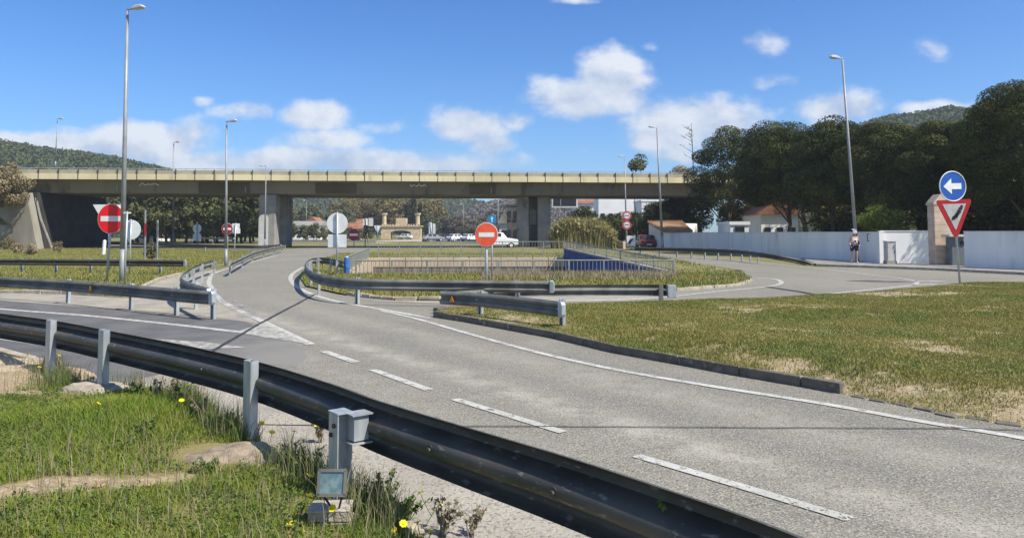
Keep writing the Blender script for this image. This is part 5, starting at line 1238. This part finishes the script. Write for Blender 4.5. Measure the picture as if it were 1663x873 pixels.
b.build('bracket', M_dark, r)

# grasses
def scatter(poly, n, dens=None):
    xs = [p[0] for p in poly]; ys = [p[1] for p in poly]; X = []; Y = []; tot = 0
    while tot < n:
        x = rng.uniform(min(xs), max(xs), n); y = rng.uniform(min(ys), max(ys), n); k = inpoly(x, y, poly)
        if dens is not None: k &= rng.rand(n) < dens(x, y)
        X.append(x[k]); Y.append(y[k]); tot += k.sum()
    return np.concatenate(X)[:n], np.concatenate(Y)[:n]
sm = lambda v, a, b: np.clip((v-a)/(b-a), 0, 1)
VGv = [(-8.5,9.2),(-8.5,3.6),(-.3,3.6)]+[p for p in VG[:12]][::-1]
VGv = [p for p in VG if p[1] > 3.2]+[(-.35,3.3),(-7.5,3.3)]
EXC = [(P(374,762), .40, .30), (P(160,648), .38, .24), (P(308,706), .10, .08), (P(84,622), .25, .13)]
def free(x, y):
    k = np.ones(len(x))
    for c, a, b_ in EXC: k *= (((x-c.x)/a)**2+((y-c.y+.03)/b_)**2 > 1)
    return k
d_ = lambda x, y: free(x, y)*(1-sm(vg_bare(x, y), .42, .62))*(.25+.75*sm(fnoise(x, y, 1.6, 77), .3, .6))
x, y = scatter(VGv, 150000, d_); tall = sm(fnoise(x, y, 1.3, 51), .42, .72); bx_ = P(230,700); clump = np.exp(-(((x-bx_.x)/.9)**2+((y-bx_.y)/.7)**2))
h = .015+.03*rng.rand(len(x))+.05*tall*rng.rand(len(x))+.17*clump*rng.rand(len(x))
blades('grass', x, y, vg_h(x, y)-.005, h, .006, M_grass, 1.1, label='lush green grass on the near verge')
x, y = scatter(VGv, 2600, lambda x, y: free(x, y)*sm(fnoise(x, y, 1.3, 51), .5, .65)); blades('grass_seedheads', x, y, vg_h(x, y), .08+.14*rng.rand(len(x)), .004, M_grassd, .5, label='pale seeding grass stems among the verge grass')
d_ = lambda x, y: 1-sm(ri_bare(x, y), .54, .70)*.85
RIn = [p for p in RI]
def near_d(x, y): return d_(x, y)*np.clip(8/np.hypot(x, y), .2, 1)**1.0*(x < 1.05*y*.75+2.5)
x, y = scatter(RIn, 300000, near_d); t_ = sm(fnoise(x, y, .5, 61), .45, .7)
dist = np.hypot(x, y); blades('grass', x, y, ri_h(x, y)-.005, (.012+.026*rng.rand(len(x))+.035*t_*rng.rand(len(x))), .004+.0007*dist, M_grasss, .9, label='short olive green grass on the right island')
CIp = [(p.x, p.y) for p in CI]
def ci_d(x, y): return ((~inpoly(x, y, PITi)) & (y < 60)).astype(float)*(.3+.7*(y < 30))
x, y = scatter(CIp, 30000, ci_d); dry = sm(fnoise(x, y, .35, 71), .4, .6)*(y > 26)*(x > -3)
blades('island_grass', x, y, np.full(len(x), .045), .06+.10*rng.rand(len(x))+.06*dry*rng.rand(len(x)), .03, M_grasss, .6, label='green grass on the centre island')
PB = [(p.x, p.y) for p in P2([(780,458),(1090,458),(1110,446),(900,448),(780,449)])]
x, y = scatter(PB, 4500); blades('dry_grass', x, y, np.full(len(x), .045), .10+.17*rng.rand(len(x)), .025, M_grassd, .5, label='pinkish dry grass heads in front of the near railing')
LF = [(p.x, p.y) for p in P2([(-40,474),(100,476),(212,476),(262,453),(300,440),(360,428),(440,408),(300,403),(-40,400)])]
x, y = scatter(LF, 60000, lambda x, y: np.clip(25/np.hypot(x, y), .15, 1)**1.3); blades('field_grass', x, y, np.full(len(x), 0.0), .04+.08*rng.rand(len(x)), .03, M_grasss, .8, label='short grass of the left field')
x, y = scatter(VGv, 5200, lambda x, y: free(x, y)*(1-sm(vg_bare(x, y), .42, .62))*(.15+.85*sm(fnoise(x, y, 1.9, 88), .5, .62)))
V, Fc, var = leaves(np.c_[x, y, vg_h(x, y)+.02+.03*rng.rand(len(x))], .03+.03*rng.rand(len(x)), 9, .02, flat=.8, shell=.2)
tag(npmesh('clover', V, Fc, M_weed, var=var), 'low clover and broad leaved plants among the verge grass', 'clover', kind='stuff')
ed = lambda x, y: free(x, y)*np.exp(-(edgedist(x, y, VG)/.22)**2)*(x > -5.5)*(x < -.6)*(vnoise(x, y, 2.2, 5) > .35)
x, y = scatter(VGv, 5000, ed); blades('verge_fringe', x, y, vg_h(x, y)-.01, .06+.22*rng.rand(len(x))**1.5, .006, M_weed, .7, label='wild taller grass fringe at the back edge of the verge')
x, y = scatter(VGv, 900, ed); blades('verge_fringe_dry', x, y, vg_h(x, y)-.01, .12+.28*rng.rand(len(x)), .004, M_grassd, .5, label='dry stems in the wild fringe of the verge')
# weed plants (individual)
def weed(label, px, py, H, seed, m=M_weed, spread=.12, n=9, name='weed', group='tall weeds by the near guardrail'):
    B = P(px, py); rs = random.Random(seed); r = thing(name, label, 'weed', (B.x,B.y,.04), group); b = MB(); L = []
    for i in range(n):
        a = rs.uniform(0,6.28); s = rs.uniform(.2,1)*spread; h = H*rs.uniform(.55,1); p0 = Vector((rs.uniform(-.02,.02),rs.uniform(-.02,.02),-.03)); p1 = Vector((math.cos(a)*s*.4,math.sin(a)*s*.4,h*.5)); p2 = Vector((math.cos(a)*s,math.sin(a)*s,h))
        b.tube([p0,p1,p2],[.0028,.0022,.0012],4)
        for _ in range(7): f = rs.uniform(.25,1); q = p0.lerp(p1,f*2) if f < .5 else p1.lerp(p2,f*2-1); L.append(tuple(q))
    b.build('stems', m, r, off=Vector((0,0,0)))
    V, Fc, var = leaves(np.array(L), np.full(len(L), .02), 3, .028, shell=.3, seed=seed); npmesh('foliage', V, Fc, m, r, var); return r
for i, (px, py, H, mm, lab) in enumerate([(255,672,.30,M_weedd,'pale dry tufted weed leftmost, behind the tall post'),(280,668,.36,M_weedd,'tall pale seeding weed in front of the beam'),(300,680,.32,M_weed,'green upright weed left of the pointed rock'),(330,705,.26,M_weedd,'dry weed right of the pointed rock'),(365,712,.22,M_weed,'small green weed against the tall post footing'),(470,770,.20,M_weedd,'dry weed between tall post and end post'),
    (500,790,.24,M_weed,'green weed left of the floodlight'),(520,720,.18,M_weedd,'thin dry weed on the gravel left of the end post'),(590,850,.24,M_weed,'bushy green weed right of the floodlight'),(625,840,.28,M_weed,'tallest green weed right of the floodlight'),(660,862,.18,M_weed,'green weed near the half buried rock'),(720,872,.16,M_weedd,'small dry stalk on the gravel right of the verge'),
    (765,873,.15,M_weedd,'thin dry stalk farthest right on the gravel'),(215,668,.24,M_weed,'green weed beside the second post footing'),(150,720,.22,M_weed,'green weed in the lush grass on the left'),(240,735,.26,M_weed,'dense green weed in the middle of the lush grass'),(200,760,.2,M_weed,'low green weed left of the bare strip'),(340,790,.16,M_weed,'low weed in front of the large footing')]):
    weed(lab, px, py, H, i, mm, .10 if mm is M_weedd else .14, 8 if mm is M_weedd else 14)
weed('slender green weed sticking up in front of the beam at the bottom edge', 1083, 1080, .62, 99, M_weed, .05, 4)
weed('thin dry seed stalk standing before the beam in the middle', 718, 905, .33, 98, M_weedd, .05, 3)
# yellow flowers
def flower():
    r = thing('yellow_wildflower', 'small yellow wildflower blooming in the verge grass', 'flower', (0,0,0), 'yellow wildflowers on the verge')
    MB().tube([(0,0,-.12),(.006,.003,-.05),(0,0,0)],[.002,.002,.002],4).build('stem', M_weed, r, off=Vector((0,0,0)))
    b = MB()
    for i in range(8):
        a = i*math.pi/4; d = Vector((math.cos(a),math.sin(a),0)); s = Vector((-d.y,d.x,0)); b.add([d*.002-s*.003, d*.016-s*.006+Z*.004, d*.02+Z*.005, d*.016+s*.006+Z*.004, d*.002+s*.003],[(0,1,2,3,4)])
    b.cyl((0,0,-.002),(0,0,.006),.006,.004,8)
    b.build('bloom', M_yellow, r, off=Vector((0,0,0))); return r
fl0 = flower(); first = True; nf = 0
FW = 'first second third fourth fifth sixth seventh eighth ninth tenth eleventh twelfth thirteenth fourteenth fifteenth sixteenth seventeenth eighteenth nineteenth twentieth twenty-first twenty-second twenty-third twenty-fourth twenty-fifth twenty-sixth twenty-seventh twenty-eighth'.split()
for (px, py, z) in sorted([(503,772,.2),(502,805,.2),(582,770,.22),(683,800,.16),(715,818,.12),(678,848,.12),(700,862,.08),(688,868,.06),(500,830,.14),(490,862,.1),(471,850,.12),(540,825,.2),(655,850,.14),(478,838,.13),(425,687,.2),(442,702,.2),(405,712,.12),(295,650,.28),(268,668,.2),(95,577,.25),(45,575,.2),(64,596,.16),(515,690,.2),(640,862,.08),(505,850,.1),(570,735,.2),(478,700,.25),(160,655,.2)]):
    p = P(px, py, z+.03); l = (p.x, p.y, p.z)
    if first: fl0.location = l; first = False; o = fl0
    else: o = copy_tree(fl0, l)
    o['label'] = 'small yellow wildflower on the verge, '+FW[nf]+' counted from the left'; nf += 1
    o.scale = (1.2,1.2,1.2); o.rotation_euler = (random.uniform(.2,.7), random.uniform(-.3,.3), random.uniform(0,6))
for i, (px, py, lab) in enumerate([(160,790,'dry brown leaf lying left in the verge grass'),(241,788,'dry brown leaf lying in the middle of the verge grass')]):
    p = P(px, py, .12); r = MB().add([p+Vector(q) for q in [(-.04,-.02,0),(-.01,-.035,.015),(.03,-.02,.005),(.045,.01,.02),(0,.03,.01),(-.035,.015,.015)]], [(0,1,2,3,4,5)]).build('dry_leaf', M_bark if 0 else mat('dry_leaf', (.4,.25,.15), None, rough=.9)); tag(r, lab, 'leaf')

hz = MB().box((0, 500, 39), (1900, 1300, 80)).build('haze', bpy.data.materials.new('haze_air')); tag(hz, kind='stuff')
hm = hz.data.materials[0]; hm.use_nodes = True; hm.node_tree.nodes.clear()
pv = hm.node_tree.nodes.new('ShaderNodeVolumePrincipled'); pv.inputs['Density'].default_value = .0004; pv.inputs['Color'].default_value = (.8, .86, .95, 1); pv.inputs['Anisotropy'].default_value = .2
ho = hm.node_tree.nodes.new('ShaderNodeOutputMaterial'); hm.node_tree.links.new(pv.outputs[0], ho.inputs['Volume'])
